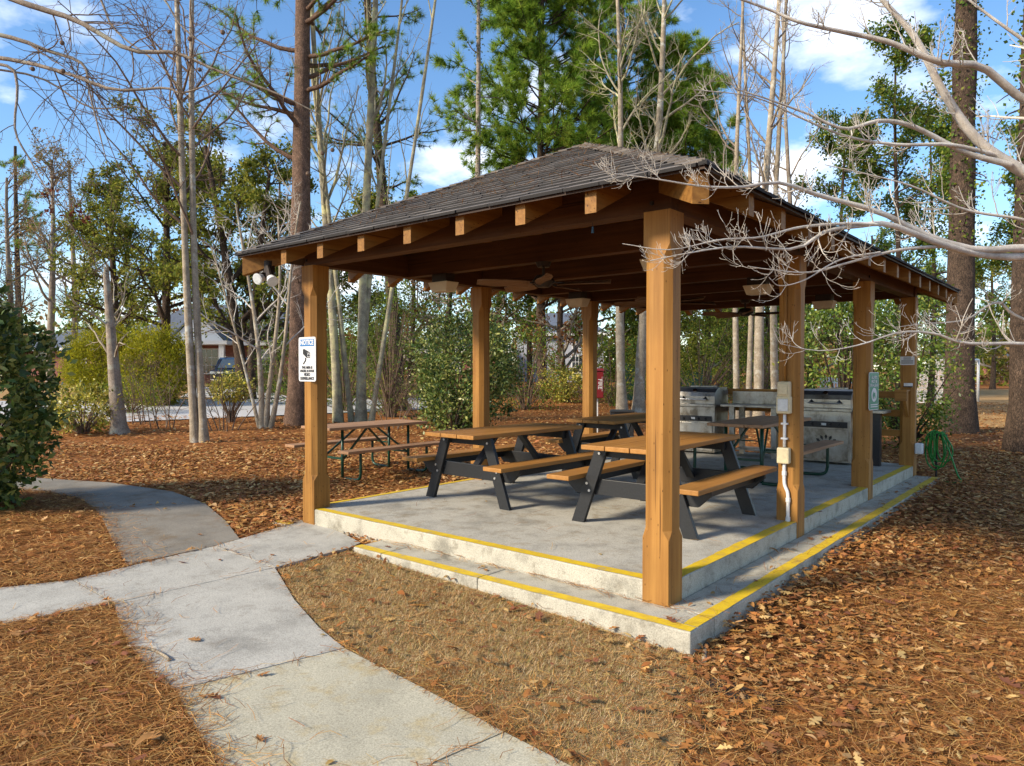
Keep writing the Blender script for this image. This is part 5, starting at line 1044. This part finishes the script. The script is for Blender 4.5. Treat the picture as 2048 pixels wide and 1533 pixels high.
# ================================================================== BUILDINGS AND FAR THINGS
FLAT = np.array([-math.sin(YAW), math.cos(YAW), 0.0])
def frame(px, D, turn=0.0):
    b = on(px, D); return b, YAW + R(turn)
def house(px, D, wd, dp, eave, ridge, wall, roof, label, wins=(), turn=0.0, door=None, porch=False, gable=None, name='house'):
    b, rz = frame(px, D, turn); h = empty(name, tuple(b), rz, label, 'house')
    MB().box(-wd / 2, wd / 2, 0, dp, -0.3, eave).build('wall', M[wall], h)
    o = 0.45; mb = MB(); mb.add([(-wd / 2 - o, -o, eave - 0.02), (wd / 2 + o, -o, eave - 0.02), (wd / 2 + o, dp + o, eave - 0.02), (-wd / 2 - o, dp + o, eave - 0.02), (-wd / 2 + dp * 0.35, dp / 2, ridge), (wd / 2 - dp * 0.35, dp / 2, ridge)],
        [(0, 1, 5, 4), (1, 2, 5), (2, 3, 4, 5), (3, 0, 4), (3, 2, 1, 0)]); rf = mb.build('roof', M[roof], h)
    MB().box(-wd / 2 - o - 0.03, wd / 2 + o + 0.03, -o - 0.04, -o - 0.002, eave - 0.22, eave + 0.03).build('fascia', M['trim'], rf)
    for x, z0, w_, h_ in wins:
        fr = MB().box(x - w_ / 2 - 0.08, x + w_ / 2 + 0.08, -0.05, -0.002, z0 - 0.08, z0 + h_ + 0.08).build('window', M['trim'], h); MB().box(x - w_ / 2, x + w_ / 2, -0.058, -0.051, z0, z0 + h_).build('pane', M['pane'], fr)
        for k in (-1, 0, 1): MB().box(x + k * w_ / 4 - 0.015, x + k * w_ / 4 + 0.015, -0.068, -0.0585, z0, z0 + h_).build('glazing_bar', M['trim'], fr)
        for k in (0.33, 0.66): MB().box(x - w_ / 2, x + w_ / 2, -0.071, -0.0685, z0 + h_ * k - 0.015, z0 + h_ * k + 0.015).build('glazing_bar', M['trim'], fr)
    if door is not None: MB().box(door - 0.5, door + 0.5, -0.04, -0.002, 0.25, 2.35).build('door', M['door'], h)
    if gable:
        x0, x1, zt_ = gable; MB().prism([(x0, eave - 0.05), (x1, eave - 0.05), ((x0 + x1) / 2, zt_)], 1, -0.9, 1.5).build('gable', M['trim'], h)
        MB().bar((x0 - 0.2, 0.2, eave - 0.05), ((x0 + x1) / 2, 0.2, zt_ + 0.1), 2.4, 0.1).build('gable_roof', M[roof], h); MB().bar((x1 + 0.2, 0.2, eave - 0.05), ((x0 + x1) / 2, 0.2, zt_ + 0.12), 2.4, 0.1).build('gable_roof', M[roof], h)
    if porch:
        for x in porch: MB().box(x - 0.16, x + 0.16, -1.5, -1.2, 0, eave - 0.21).build('column', M['trim'], h)
        MB().box(min(porch) - 0.4, max(porch) + 0.4, -1.65, -0.5, eave - 0.2, eave + 0.05).build('porch_beam', M['trim'], h)
        for k in range(3): MB().box(min(porch) + 0.2, min(porch) + 2.0, -2.3 + 0.3 * k, -1.55, -0.1, 0.1 + 0.12 * k).build('step', M['brick'], h)
    return h
house(430, 48, 11.5, 8, 2.75, 5.6, 'brick', 'roofblue', 'brick house with blue-grey roof and white porch columns behind the black car', [(-0.55, 0.7, 1.5, 1.55), (3.0, 0.8, 1.2, 1.4)], 4, -2.6, (-3.6, -1.6, 0.9), (-2.6, 1.0, 4.6))
house(120, 58, 6, 7, 2.3, 4.2, 'brick', 'roofblue', 'low house with grey roof beyond the golden cedars', [(-1.2, 0.8, 1.2, 1.2), (1.5, 0.8, 1.2, 1.2)], 0)
house(1120, 62, 7.5, 7, 4.2, 6.2, 'siding', 'roofblue', 'two-storey grey-sided house seen beyond the golden bush', [(-1.8, 0.8, 1.1, 1.4), (1.6, 0.8, 1.1, 1.4), (-1.8, 2.9, 1.0, 1.1), (1.6, 2.9, 1.0, 1.1)], -5)
house(930, 58, 7, 7, 2.6, 4.6, 'brick', 'roofblue', 'small brick house seen between the airy shrub and the glossy shrub', [(-1.0, 0.8, 1.1, 1.3), (1.5, 0.8, 1.1, 1.3)], 0)
house(2050, 82, 10, 8, 2.9, 5.0, 'brick', 'roofblue', 'red brick building beyond the soccer goal', [(-3, 0.8, 1.3, 1.5), (0, 0.8, 1.3, 1.5), (3, 0.8, 1.3, 1.5)], 8, 1.4)

def suv(px, D, turn):
    b, rz = frame(px, D, turn); c = empty('parked_car', tuple(b + np.array([0, 0, 0.05])), rz, 'black sport utility car parked on the driveway facing the street', 'car')
    w = 0.95; body = MB().prism([(0, 0.45), (0.0, 0.85), (0.12, 0.98), (1.0, 1.06), (1.75, 1.62), (2.1, 1.72), (4.3, 1.70), (4.62, 1.1), (4.65, 0.45), (4.5, 0.32), (0.2, 0.32)], 0, -w, w).build('body', M['carpaint'], c, bevel=0.06)
    MB().add([(-0.80, 1.10, 1.10), (0.80, 1.10, 1.10), (0.68, 1.72, 1.59), (-0.68, 1.72, 1.59)], [(0, 1, 2, 3)]).build('windscreen', M['glass'], c).location = (0, -0.03, 0.02)
    for s in (-1, 1):
        MB().prism([(1.35, 1.1), (1.85, 1.58), (3.9, 1.6), (4.2, 1.12)], 0, s * (w + 0.003), s * (w + 0.006)).build('side_window', M['glass'], c)
        MB().box(s * 0.78 - 0.15, s * 0.78 + 0.15, -0.03, 0.05, 0.78, 0.92).build('headlight', M['clear'], c, bevel=0.02)
        MB().box(s * 1.05 - 0.1, s * 1.05 + 0.1, 1.25, 1.35, 1.12, 1.27).build('mirror', M['carpaint'], c, bevel=0.02)
        for y in (0.95, 3.7):
            wl_ = MB().cyl((s * 0.72, y, 0.34), (s * 0.96, y, 0.34), 0.36, n=20).build('wheel', M['rubber'], c); MB().cyl((s * 0.955, y, 0.34), (s * 0.975, y, 0.34), 0.22, n=16).build('rim', M['chrome'], wl_)
    MB().box(-0.58, 0.58, -0.03, 0.02, 0.80, 0.90).build('grille_bar', M['chrome'], c); MB().box(-0.55, 0.55, -0.025, 0.02, 0.6, 0.79).build('grille', M['dark'], c)
    MB().box(-0.16, 0.16, -0.045, -0.026, 0.52, 0.66).build('number_plate', M['white'], c); MB().box(-0.9, 0.9, -0.06, 0.03, 0.42, 0.5).build('bumper', M['chrome'], c)
    for s in (-1, 1): MB().bar((s * 0.62, 2.1, 1.78), (s * 0.62, 4.1, 1.77), 0.04, 0.04).build('roof_rail', M['chrome'], c)
suv(455, 40.0, 8)

# soccer goal
b, rz = frame(1925, 34, 38); gl = empty('soccer_goal', tuple(b), rz, 'white-framed soccer goal with net on the dry lawn behind the massive pine', 'goal')
hw, gh = 1.9, 2.05
for s in (-1, 1):
    MB().tube([(s * hw, 0, 0), (s * hw, 0, gh)], 0.06, 10).build('goal_post', M['white'], gl, smooth=True); MB().tube(spline([(s * hw, 0, gh), (s * hw, 0.7, gh - 0.15), (s * hw, 1.4, 0.9), (s * hw, 1.7, 0.03)], 14), 0.03, 8).build('side_bow', M['white'], gl, smooth=True)
    MB().tube([(s * hw, 0, 0.03), (s * hw, 1.7, 0.03)], 0.03, 8).build('ground_bar', M['white'], gl)
MB().tube([(-hw, 0, gh), (hw, 0, gh)], 0.06, 10).build('crossbar', M['white'], gl, smooth=True); MB().tube([(-hw, 1.7, 0.03), (hw, 1.7, 0.03)], 0.03, 8).build('ground_bar', M['white'], gl)
prof = spline([(0, gh), (0.7, gh - 0.15), (1.4, 0.9), (1.7, 0.03)], 16) if False else spline([(0, 0, gh), (0, 0.7, gh - 0.15), (0, 1.4, 0.9), (0, 1.7, 0.03)], 16)
net = MB()
for x in np.linspace(-hw, hw, 27): net.tube(prof + np.array([x, 0, 0]), 0.012, 3, False)
for p_ in prof[::1]: net.tube([p_ + np.array([-hw, 0, 0]), p_ + np.array([hw, 0, 0])], 0.012, 3, False)
for s in (-1, 1):
    for p_ in prof[1:]: net.tube([(s * hw, p_[1], p_[2]), (s * hw, 0.0, p_[2])], 0.012, 3, False)
    for y in np.linspace(0.15, 1.55, 10): net.tube([(s * hw, y, 0.03), (s * hw, y, float(np.interp(y, prof[:, 1], prof[:, 2])))], 0.012, 3, False)
n_ = net.build('net', M['net'], gl); n_['kind'] = 'stuff'

def board_fence(px0, px1, D0, D1, h, w, mat, label, gap=0.0, rail=True, name='board_fence'):
    A, B = on(px0, D0), on(px1, D1); d = B - A; Ld = np.linalg.norm(d[:2]); ang = math.atan2(d[1], d[0]); f = empty(name, tuple(A), ang, label, 'fence'); n = int(Ld / (w + gap)); me = None
    for k in range(n):
        if me is None: me = MB().box(0, w - 0.008, -0.012, 0.012, -0.1, h).mesh('board'); me.materials.append(M[mat])
        o = link('board', me, None, f); o.location = (k * (w + gap), 0, d[2] * k / n + random.uniform(-.01, .01))
    if rail:
        for z in (0.35, h - 0.3): MB().bar((0, 0.035, z), (Ld, 0.035, z + d[2]), 0.04, 0.09).build('rail', M[mat], f)
board_fence(1252, 1425, 33, 36, 1.75, 0.16, 'fence', 'dark green board fence behind the left grill')
board_fence(1640, 1705, 42, 42, 1.05, 0.09, 'trim', 'white picket fence beyond the right grill', 0.07, name='picket_fence')

# ================================================================== LITTER
PATHPOLY = [np.array([v.co[:2] for v in o.data.vertices][1:1 + (len(o.data.vertices) - 1) // 2]) for o in path.children]
def inpoly(P, poly):
    x, y = P[:, 0], P[:, 1]; ins = np.zeros(len(P), bool); j = len(poly) - 1
    for i in range(len(poly)):
        xi, yi = poly[i]; xj, yj = poly[j]; c = ((yi > y) != (yj > y)) & (x < (xj - xi) * (y - yi) / (yj - yi + 1e-12) + xi); ins ^= c; j = i
    return ins
def on_path(P):
    r_ = np.zeros(len(P), bool)
    for q_ in PATHPOLY: r_ |= inpoly(P, q_)
    return r_
def on_plat(P, m=0.0):
    x, y = P[:, 0], P[:, 1]; a = (x > -W - 0.1 - m) & (x < 0.1 + m) & (y > -0.1 - m) & (y < L + 0.11 + m); b = (x > -2.85 - m) & (x < 0.43 + m) & (y > -0.44 - m) & (y < 7.67 + m) & ((y < -0.08) | (x > 0.08)); return a | b
def on_road(P):
    D = (np.column_stack([P, np.zeros(len(P))]) - CAM) @ FLAT; return (D > 21.0) & (P[:, 0] < -12) & (((P - CAM[:2]) @ RT[:2]) / D < -0.12)
def scatter(n, d0, d1, spread=0.86, lat=(-1, 1.35)):
    n = int(n * 1.175)
    D = np.sqrt(rng.uniform(d0 * d0, d1 * d1, n)); s = rng.uniform(lat[0], lat[1], n) * spread * D; P = CAM[:2] + FLAT[:2] * D[:, None] + RT[:2] * s[:, None]; return P
OAK = [(0.0, 0.0), (0.12, 0.05), (0.22, 0.20), (0.32, 0.09), (0.44, 0.30), (0.55, 0.11), (0.68, 0.24), (0.80, 0.10), (1.0, 0.0)]
OAKP = np.array(OAK + [(x, -y) for x, y in OAK[-2:0:-1]]) - np.array([0.45, 0]); OVAL = np.array([(0, 0), (.2, .16), (.45, .24), (.75, .15), (1, 0), (.75, -.15), (.45, -.24), (.2, -.16)]) - np.array([0.45, 0])
LCOL = [(0.38, 0.165, 0.048), (0.32, 0.13, 0.04), (0.44, 0.215, 0.068), (0.24, 0.09, 0.032), (0.52, 0.30, 0.11), (0.35, 0.15, 0.058), (0.40, 0.185, 0.05), (0.56, 0.36, 0.15)]
def flat_leaves(P, z, size, cols, shape, tilt=0.16, curl=0.35, jit=0.25):
    n = len(P); k = len(shape); a = rng.uniform(0, 2 * np.pi, n); s = size * rng.uniform(0.55, 1.35, n); X = np.concatenate([[0], shape[:, 0]]); Y = np.concatenate([[0], shape[:, 1]])
    asp = rng.uniform(0.7, 1.25, n); cu = rng.normal(0, curl, n); cu2 = rng.normal(0, curl, n); tx, ty = rng.normal(0, tilt, n), rng.normal(0, tilt, n)
    lx = X[None] * s[:, None]; ly = Y[None] * (s * asp)[:, None]; lz = cu[:, None] * lx * lx / s[:, None] + cu2[:, None] * ly * ly / s[:, None] * 2 + tx[:, None] * lx + ty[:, None] * ly
    ca, sa = np.cos(a)[:, None], np.sin(a)[:, None]; wx = lx * ca - ly * sa; wy = lx * sa + ly * ca; lz = lz - lz.min(1, keepdims=True)
    V = np.stack([P[:, 0:1] + wx, P[:, 1:2] + wy, z[:, None] + lz], -1).reshape(-1, 3); b = (np.arange(n) * (k + 1))[:, None, None]
    i = np.arange(k); T = np.stack([np.zeros(k, int), 1 + i, 1 + (i + 1) % k], 1)[None]; F = (b + T).reshape(-1, 3); C = np.repeat(pal(n, cols, jit), k + 1, 0); return V, F, C
def needles_flat(P, z, cols, ln=(0.10, 0.20), w=0.0022, dirn=None, spread=3.2):
    n = len(P); a = rng.uniform(0, 2 * np.pi, n) if dirn is None else rng.normal(dirn, spread, n); l = rng.uniform(ln[0], ln[1], n); c = rng.normal(0, 0.5, n); t = np.array([-0.5, 0, 0.5]); A = a[:, None] + c[:, None] * t[None] * 1.0
    X = P[:, 0:1] + np.cos(a)[:, None] * l[:, None] * t + (-np.sin(a)[:, None]) * (c * l)[:, None] * (t * t) ; Y = P[:, 1:2] + np.sin(a)[:, None] * l[:, None] * t + np.cos(a)[:, None] * (c * l)[:, None] * (t * t)
    Z = z[:, None] + rng.uniform(0, 0.02, (n, 3)) + rng.normal(0, 0.06, n)[:, None] * l[:, None] * t; nx, ny = -np.sin(A) * w / 2, np.cos(A) * w / 2
    V = np.stack([np.stack([X - nx, Y - ny, Z], -1), np.stack([X + nx, Y + ny, Z + 0.0006], -1)], 2).reshape(-1, 3); b = (np.arange(n) * 6)[:, None]
    F = np.concatenate([b + np.array([[0, 2, 3, 1]]), b + np.array([[2, 4, 5, 3]])]); return V, F, np.repeat(pal(n, cols, 0.3), 6, 0)
def stuff(name, VFC, mat, label, cat):
    V, F, C = VFC; o = link(name, raw_mesh(name, V, F, C), M[mat]); o['kind'] = 'stuff'; o['label'] = label; o['category'] = cat; return o
def edge_dist_grass(P): return inpoly(P + rng.normal(0, 0.16, P.shape) * (P[:, 0:1] > -0.6), GRASSW)
def drift(P, s_=1.0): return 0.5 + 0.28 * np.sin(1.9 * P[:, 0] * s_ + 1.3 * np.sin(1.1 * P[:, 1] * s_)) + 0.28 * np.sin(2.3 * P[:, 1] * s_ + 1.7 * np.sin(1.4 * P[:, 0] * s_ + 1))
# leaf litter
lst = []
for n, d0, d1, sz, shp in ((42000, 1.2, 7.5, 0.074, None), (75000, 7.5, 14, 0.078, OVAL), (80000, 14, 34, 0.10, OVAL[::2])):
    P = scatter(n, d0, d1); n = len(P); k = ~(on_path(P) | on_plat(P, 0.0) | on_road(P)); gI = edge_dist_grass(P)
    # leaves drift against the step on the right, thin over the needles elsewhere
    dstep = np.where((P[:, 0] > 0.42) & (P[:, 1] > -0.6), P[:, 0] - 0.42, 9.0); dens = np.where(P[:, 0] > 0.42, np.clip(0.42 + 0.9 * np.exp(-dstep / 0.9), 0, 1), np.where(P[:, 1] < -1.0, 0.15, 0.95))
    dens = dens * np.clip(0.45 + 1.1 * drift(P), 0.3, 1.3)
    dens = np.where(gI, 0.05, dens); k &= rng.random(n) < dens; P = P[k]; z = g(P[:, 0], P[:, 1]) + rng.uniform(0.004, 0.042, len(P)) + 0.05 * np.exp(-np.maximum(np.where((P[:, 0] > 0.42) & (P[:, 1] > 0), P[:, 0] - 0.42, 9), 0) / 0.25)
    if shp is None:
        h_ = rng.random(len(P)) < 0.55; lst.append(flat_leaves(P[h_], z[h_], sz, LCOL, OAKP)); lst.append(flat_leaves(P[~h_], z[~h_], sz * 0.8, LCOL, OVAL))
    else: lst.append(flat_leaves(P, z, sz, LCOL, shp))
stuff('leaf_litter', merge(lst), 'litter', 'brown fallen oak leaves covering the ground around the pavilion', 'leaf litter')
# pine straw
lst = []; NCOL = [(0.38, 0.175, 0.05), (0.47, 0.235, 0.068), (0.28, 0.115, 0.034), (0.56, 0.33, 0.12), (0.22, 0.088, 0.028)]
for n, d0, d1, w in ((130000, 1.2, 5.5, 0.0028), (120000, 5.5, 11, 0.0045)):
    P = scatter(n, d0, d1); n = len(P); gI = edge_dist_grass(P); k = ~(on_plat(P)); pth = on_path(P); dens = np.where(P[:, 0] > 0.42, np.clip(0.10 + (P[:, 0] - 0.42) * 0.4, 0.1, 0.6), np.where(P[:, 1] < -0.9, 1.0, 0.16)); dens = np.where(gI, 0.06, dens * np.clip(1.5 - 1.0 * drift(P), 0.4, 1.4))
    dens = np.where(pth, 0.0, dens); k &= rng.random(n) < dens; P = P[k]; z = g(P[:, 0], P[:, 1]) + rng.uniform(0.0, 0.036, len(P)); lst.append(needles_flat(P, z, NCOL, w=w))
# straw spilling over the walk
P = scatter(90000, 1.2, 9); P = P[on_path(P)]; wx = np.column_stack([P, np.zeros(len(P))])
off_l = []
for s_ in (0.10, 0.22, 0.4):
    Q = P + np.array([-0.45, -0.9]) * s_ * 1.1; off_l.append((~on_path(Q)).astype(float))
Q2 = P + np.array([-0.9, 0.2]) * 0.2; pr = 0.006 + 0.75 * off_l[0] + 0.30 * off_l[1] + 0.06 * off_l[2] + 0.35 * (~on_path(Q2)) * (P[:, 0] < -3.8)
keep = rng.random(len(P)) < pr * 0.42; P = P[keep]; z = g(P[:, 0], P[:, 1]) + 0.022 + rng.uniform(0, 0.012, len(P)); lst.append(needles_flat(P, z, NCOL, w=0.003))
stuff('pine_straw', merge(lst), 'litter', 'orange-brown pine needles strewn over the ground and path edges', 'pine straw')
P = np.column_stack([rng.uniform(0.1, 0.42, 260), rng.uniform(-0.4, 7.6, 260)]); z = np.full(260, 0.006); A_ = needles_flat(P, z, NCOL, w=0.003)
P = np.column_stack([rng.uniform(-W, 0.05, 160), rng.uniform(0, 6.5, 160)]); A2_ = needles_flat(P, np.full(160, SL + 0.004), NCOL, w=0.003)
P = np.column_stack([rng.uniform(-2.8, 0.4, 130), rng.normal(-0.12, 0.03, 130)]); P = P[P[:, 1] < -0.1]; A3_ = needles_flat(P, np.full(len(P), 0.006), NCOL, w=0.003, dirn=0.0, spread=0.4)
P = np.column_stack([rng.uniform(-W, 0.3, 900), rng.uniform(-0.4, 2.0, 900)]); d_ = P[:, 1] + OV; P = P[(d_ < OV - P[:, 0]) & (d_ < P[:, 0] + W + OV)]; A4_ = needles_flat(P, ZE + PT * (P[:, 1] + OV) + 0.02, NCOL, w=0.004)
stuff('scattered_needles', merge([A_, A2_, A3_, A4_]), 'litter', 'loose pine needles dropped on the step, platform and roof', 'pine needles')
# dry grass
n = 170000; lo, hi = GRASSW.min(0), GRASSW.max(0); lo = np.maximum(lo, [-3.4, -3.2]); hi = np.minimum(hi, [1.7, 0.4]); P = rng.uniform(lo, hi, (n, 2)); P = P[inpoly(P, GRASSW)]; P = P + np.where(P[:, 0:1] > -0.2, rng.normal(0, 0.2, P.shape), 0); P = P[~on_plat(P) & ~on_path(P)]; n = len(P)
a = rng.uniform(0, 2 * np.pi, n); l = rng.uniform(0.015, 0.055, n); tl = rng.uniform(0.7, 1.5, n); z = g(P[:, 0], P[:, 1]) + 0.004; d3 = np.column_stack([np.cos(a) * np.sin(tl), np.sin(a) * np.sin(tl), np.cos(tl)]) * l[:, None]; b3 = np.column_stack([P, z]); s3 = np.column_stack([-np.sin(a), np.cos(a), 0 * a]) * 0.0018
GC = [(0.52, 0.37, 0.18), (0.66, 0.50, 0.28), (0.42, 0.27, 0.12), (0.46, 0.32, 0.14), (0.30, 0.26, 0.08), (0.34, 0.18, 0.07)]
stuff('dry_grass', (np.stack([b3 - s3, b3 + s3, b3 + d3], 1).reshape(-1, 3), np.arange(n * 3).reshape(-1, 3), np.repeat(pal(n, GC, 0.25), 3, 0)), 'litter', 'short dormant tan grass in front of the step', 'grass')
# soil patch, root, stick
P = gp(1480, 1392); mb = MB(); q_ = [(P[0] + 0.20 * math.cos(a) * (1 + 0.25 * math.sin(3 * a)), P[1] + 0.13 * math.sin(a) * (1 + 0.3 * math.cos(2 * a))) for a in np.linspace(0, 2 * math.pi, 18)[:-1]]
M['soil'] = plain('dark_soil', (0.035, 0.024, 0.018), 0.95, var=0.4, scale=60, bmp=0.5)
mb.add([(x, y, gz(x, y) + 0.012) for x, y in q_], [tuple(range(17))]); structure(mb.build('soil_patch', M['soil']))
r_ = spline([gp(1448, 1270), gp(1425, 1285) + np.array([0, 0, 0.02]), gp(1412, 1300) + np.array([0, 0, 0.02]), gp(1408, 1328)], 12)
tag(MB().tube(r_, np.linspace(0.012, 0.016, 12), 7).build('exposed_root', M['pale_bark'], smooth=True), 'short grey exposed root beside the corner of the concrete step', 'root')
r_ = spline([gp(255, 1292, 0.03), gp(300, 1298, 0.035), gp(330, 1312, 0.03), gp(338, 1320, 0.03)], 10)
tag(MB().tube(r_, np.linspace(0.006, 0.010, 10), 6).build('fallen_stick', M['pale_bark'], smooth=True), 'short tan stick lying on the concrete path at the straw edge', 'stick')
# single fallen leaves
variants = []
for ci, c in enumerate([(0.36, 0.18, 0.065), (0.28, 0.12, 0.05), (0.44, 0.27, 0.10), (0.22, 0.085, 0.045)]):
    for si in range(4):
        V, F, C = flat_leaves(np.zeros((1, 2)), np.zeros(1), np.array([0.085]), [c], OAKP if si < 3 else OVAL, 0.10, 0.6 if si % 2 else 0.35); me = raw_mesh('fallen_leaf', V, F, C); me.materials.append(M['litter']); variants.append(me)
def single_leaf(x, y, z, label, group, s=1.0):
    vi = int(rng.integers(0, len(variants))); o = link('fallen_leaf', variants[vi]); label = ('tan', 'russet', 'golden tan', 'dark red-brown')[vi // 4] + ' ' + ('lobed', 'curled lobed', 'flat lobed', 'oval')[vi % 4] + ' ' + label; o.location = (x, y, z); o.rotation_euler = (0, 0, rng.uniform(0, 6.28)); o.scale = (s, s, s); tag(o, label, 'leaf', group)
for q_ in [(645, 1270), (405, 1393), (520, 1480), (545, 1110), (560, 1125), (390, 1280), (525, 1350), (660, 1525), (430, 1395), (440, 1120), (300, 1010), (330, 1020), (400, 1070), (470, 1105), (105, 1235), (365, 1125)]:
    P = gp(*q_, 0.026); single_leaf(P[0], P[1], P[2], 'leaf lying on the concrete path', 'fallen leaves on the path', rng.uniform(0.6, 1.1))
for y in np.concatenate([rng.uniform(-0.35, 7.5, 26), rng.normal(2.6, 0.3, 6)]): single_leaf(rng.uniform(0.11, 0.34), y, 0.006, 'leaf lying on the yellow-edged concrete step', 'fallen leaves on the step', rng.uniform(0.6, 1.25))
for x in rng.uniform(-2.7, 0.0, 5): single_leaf(x, rng.uniform(-0.3, -0.15), 0.006, 'leaf lying on the yellow-edged concrete step', 'fallen leaves on the step', rng.uniform(0.5, 0.9))
for q_ in [(973, 1005), (970, 968), (1200, 1110), (1620, 1000), (1640, 1025), (1500, 935)]:
    r = ray(*q_); P = CAM + r * ((SL - CAM[2]) / r[2]); single_leaf(P[0], P[1], SL + 0.004, 'leaf lying on the concrete platform floor', 'fallen leaves on the platform', rng.uniform(0.6, 1.0))
cnt = 0
while cnt < 70:
    p_ = rng.uniform(lo, hi, (1, 2))
    if inpoly(p_, GRASSW)[0] and not on_plat(p_)[0] and not on_path(p_)[0]:
        near = p_[0][1] > -0.9 or p_[0][0] > -0.6
        if rng.random() < (1.0 if near else 0.3): single_leaf(p_[0][0], p_[0][1], gz(*p_[0]) + 0.036, 'leaf lying on the dry grass in front of the step', 'fallen leaves on the dry grass', rng.uniform(0.6, 1.15)); cnt += 1
for k, (x0, x1, y0, y1, l_, g_) in enumerate([(0.45, 2.6, -2.0, 3.0, 'leaf lying on the litter right of the step', 'large leaves right of the step'), (-3.4, -0.6, -3.9, -2.5, 'leaf lying on the pine straw left of the path', 'leaves on the pine straw')]):
    c_ = 0
    while c_ < (120, 40)[k]:
        p_ = np.array([[rng.uniform(x0, x1), rng.uniform(y0, y1)]])
        if not on_path(p_)[0] and not on_plat(p_)[0] and not inpoly(p_, GRASSW)[0]: single_leaf(p_[0][0], p_[0][1], gz(*p_[0]) + 0.048, l_, g_, rng.uniform(0.6, 1.2)); c_ += 1
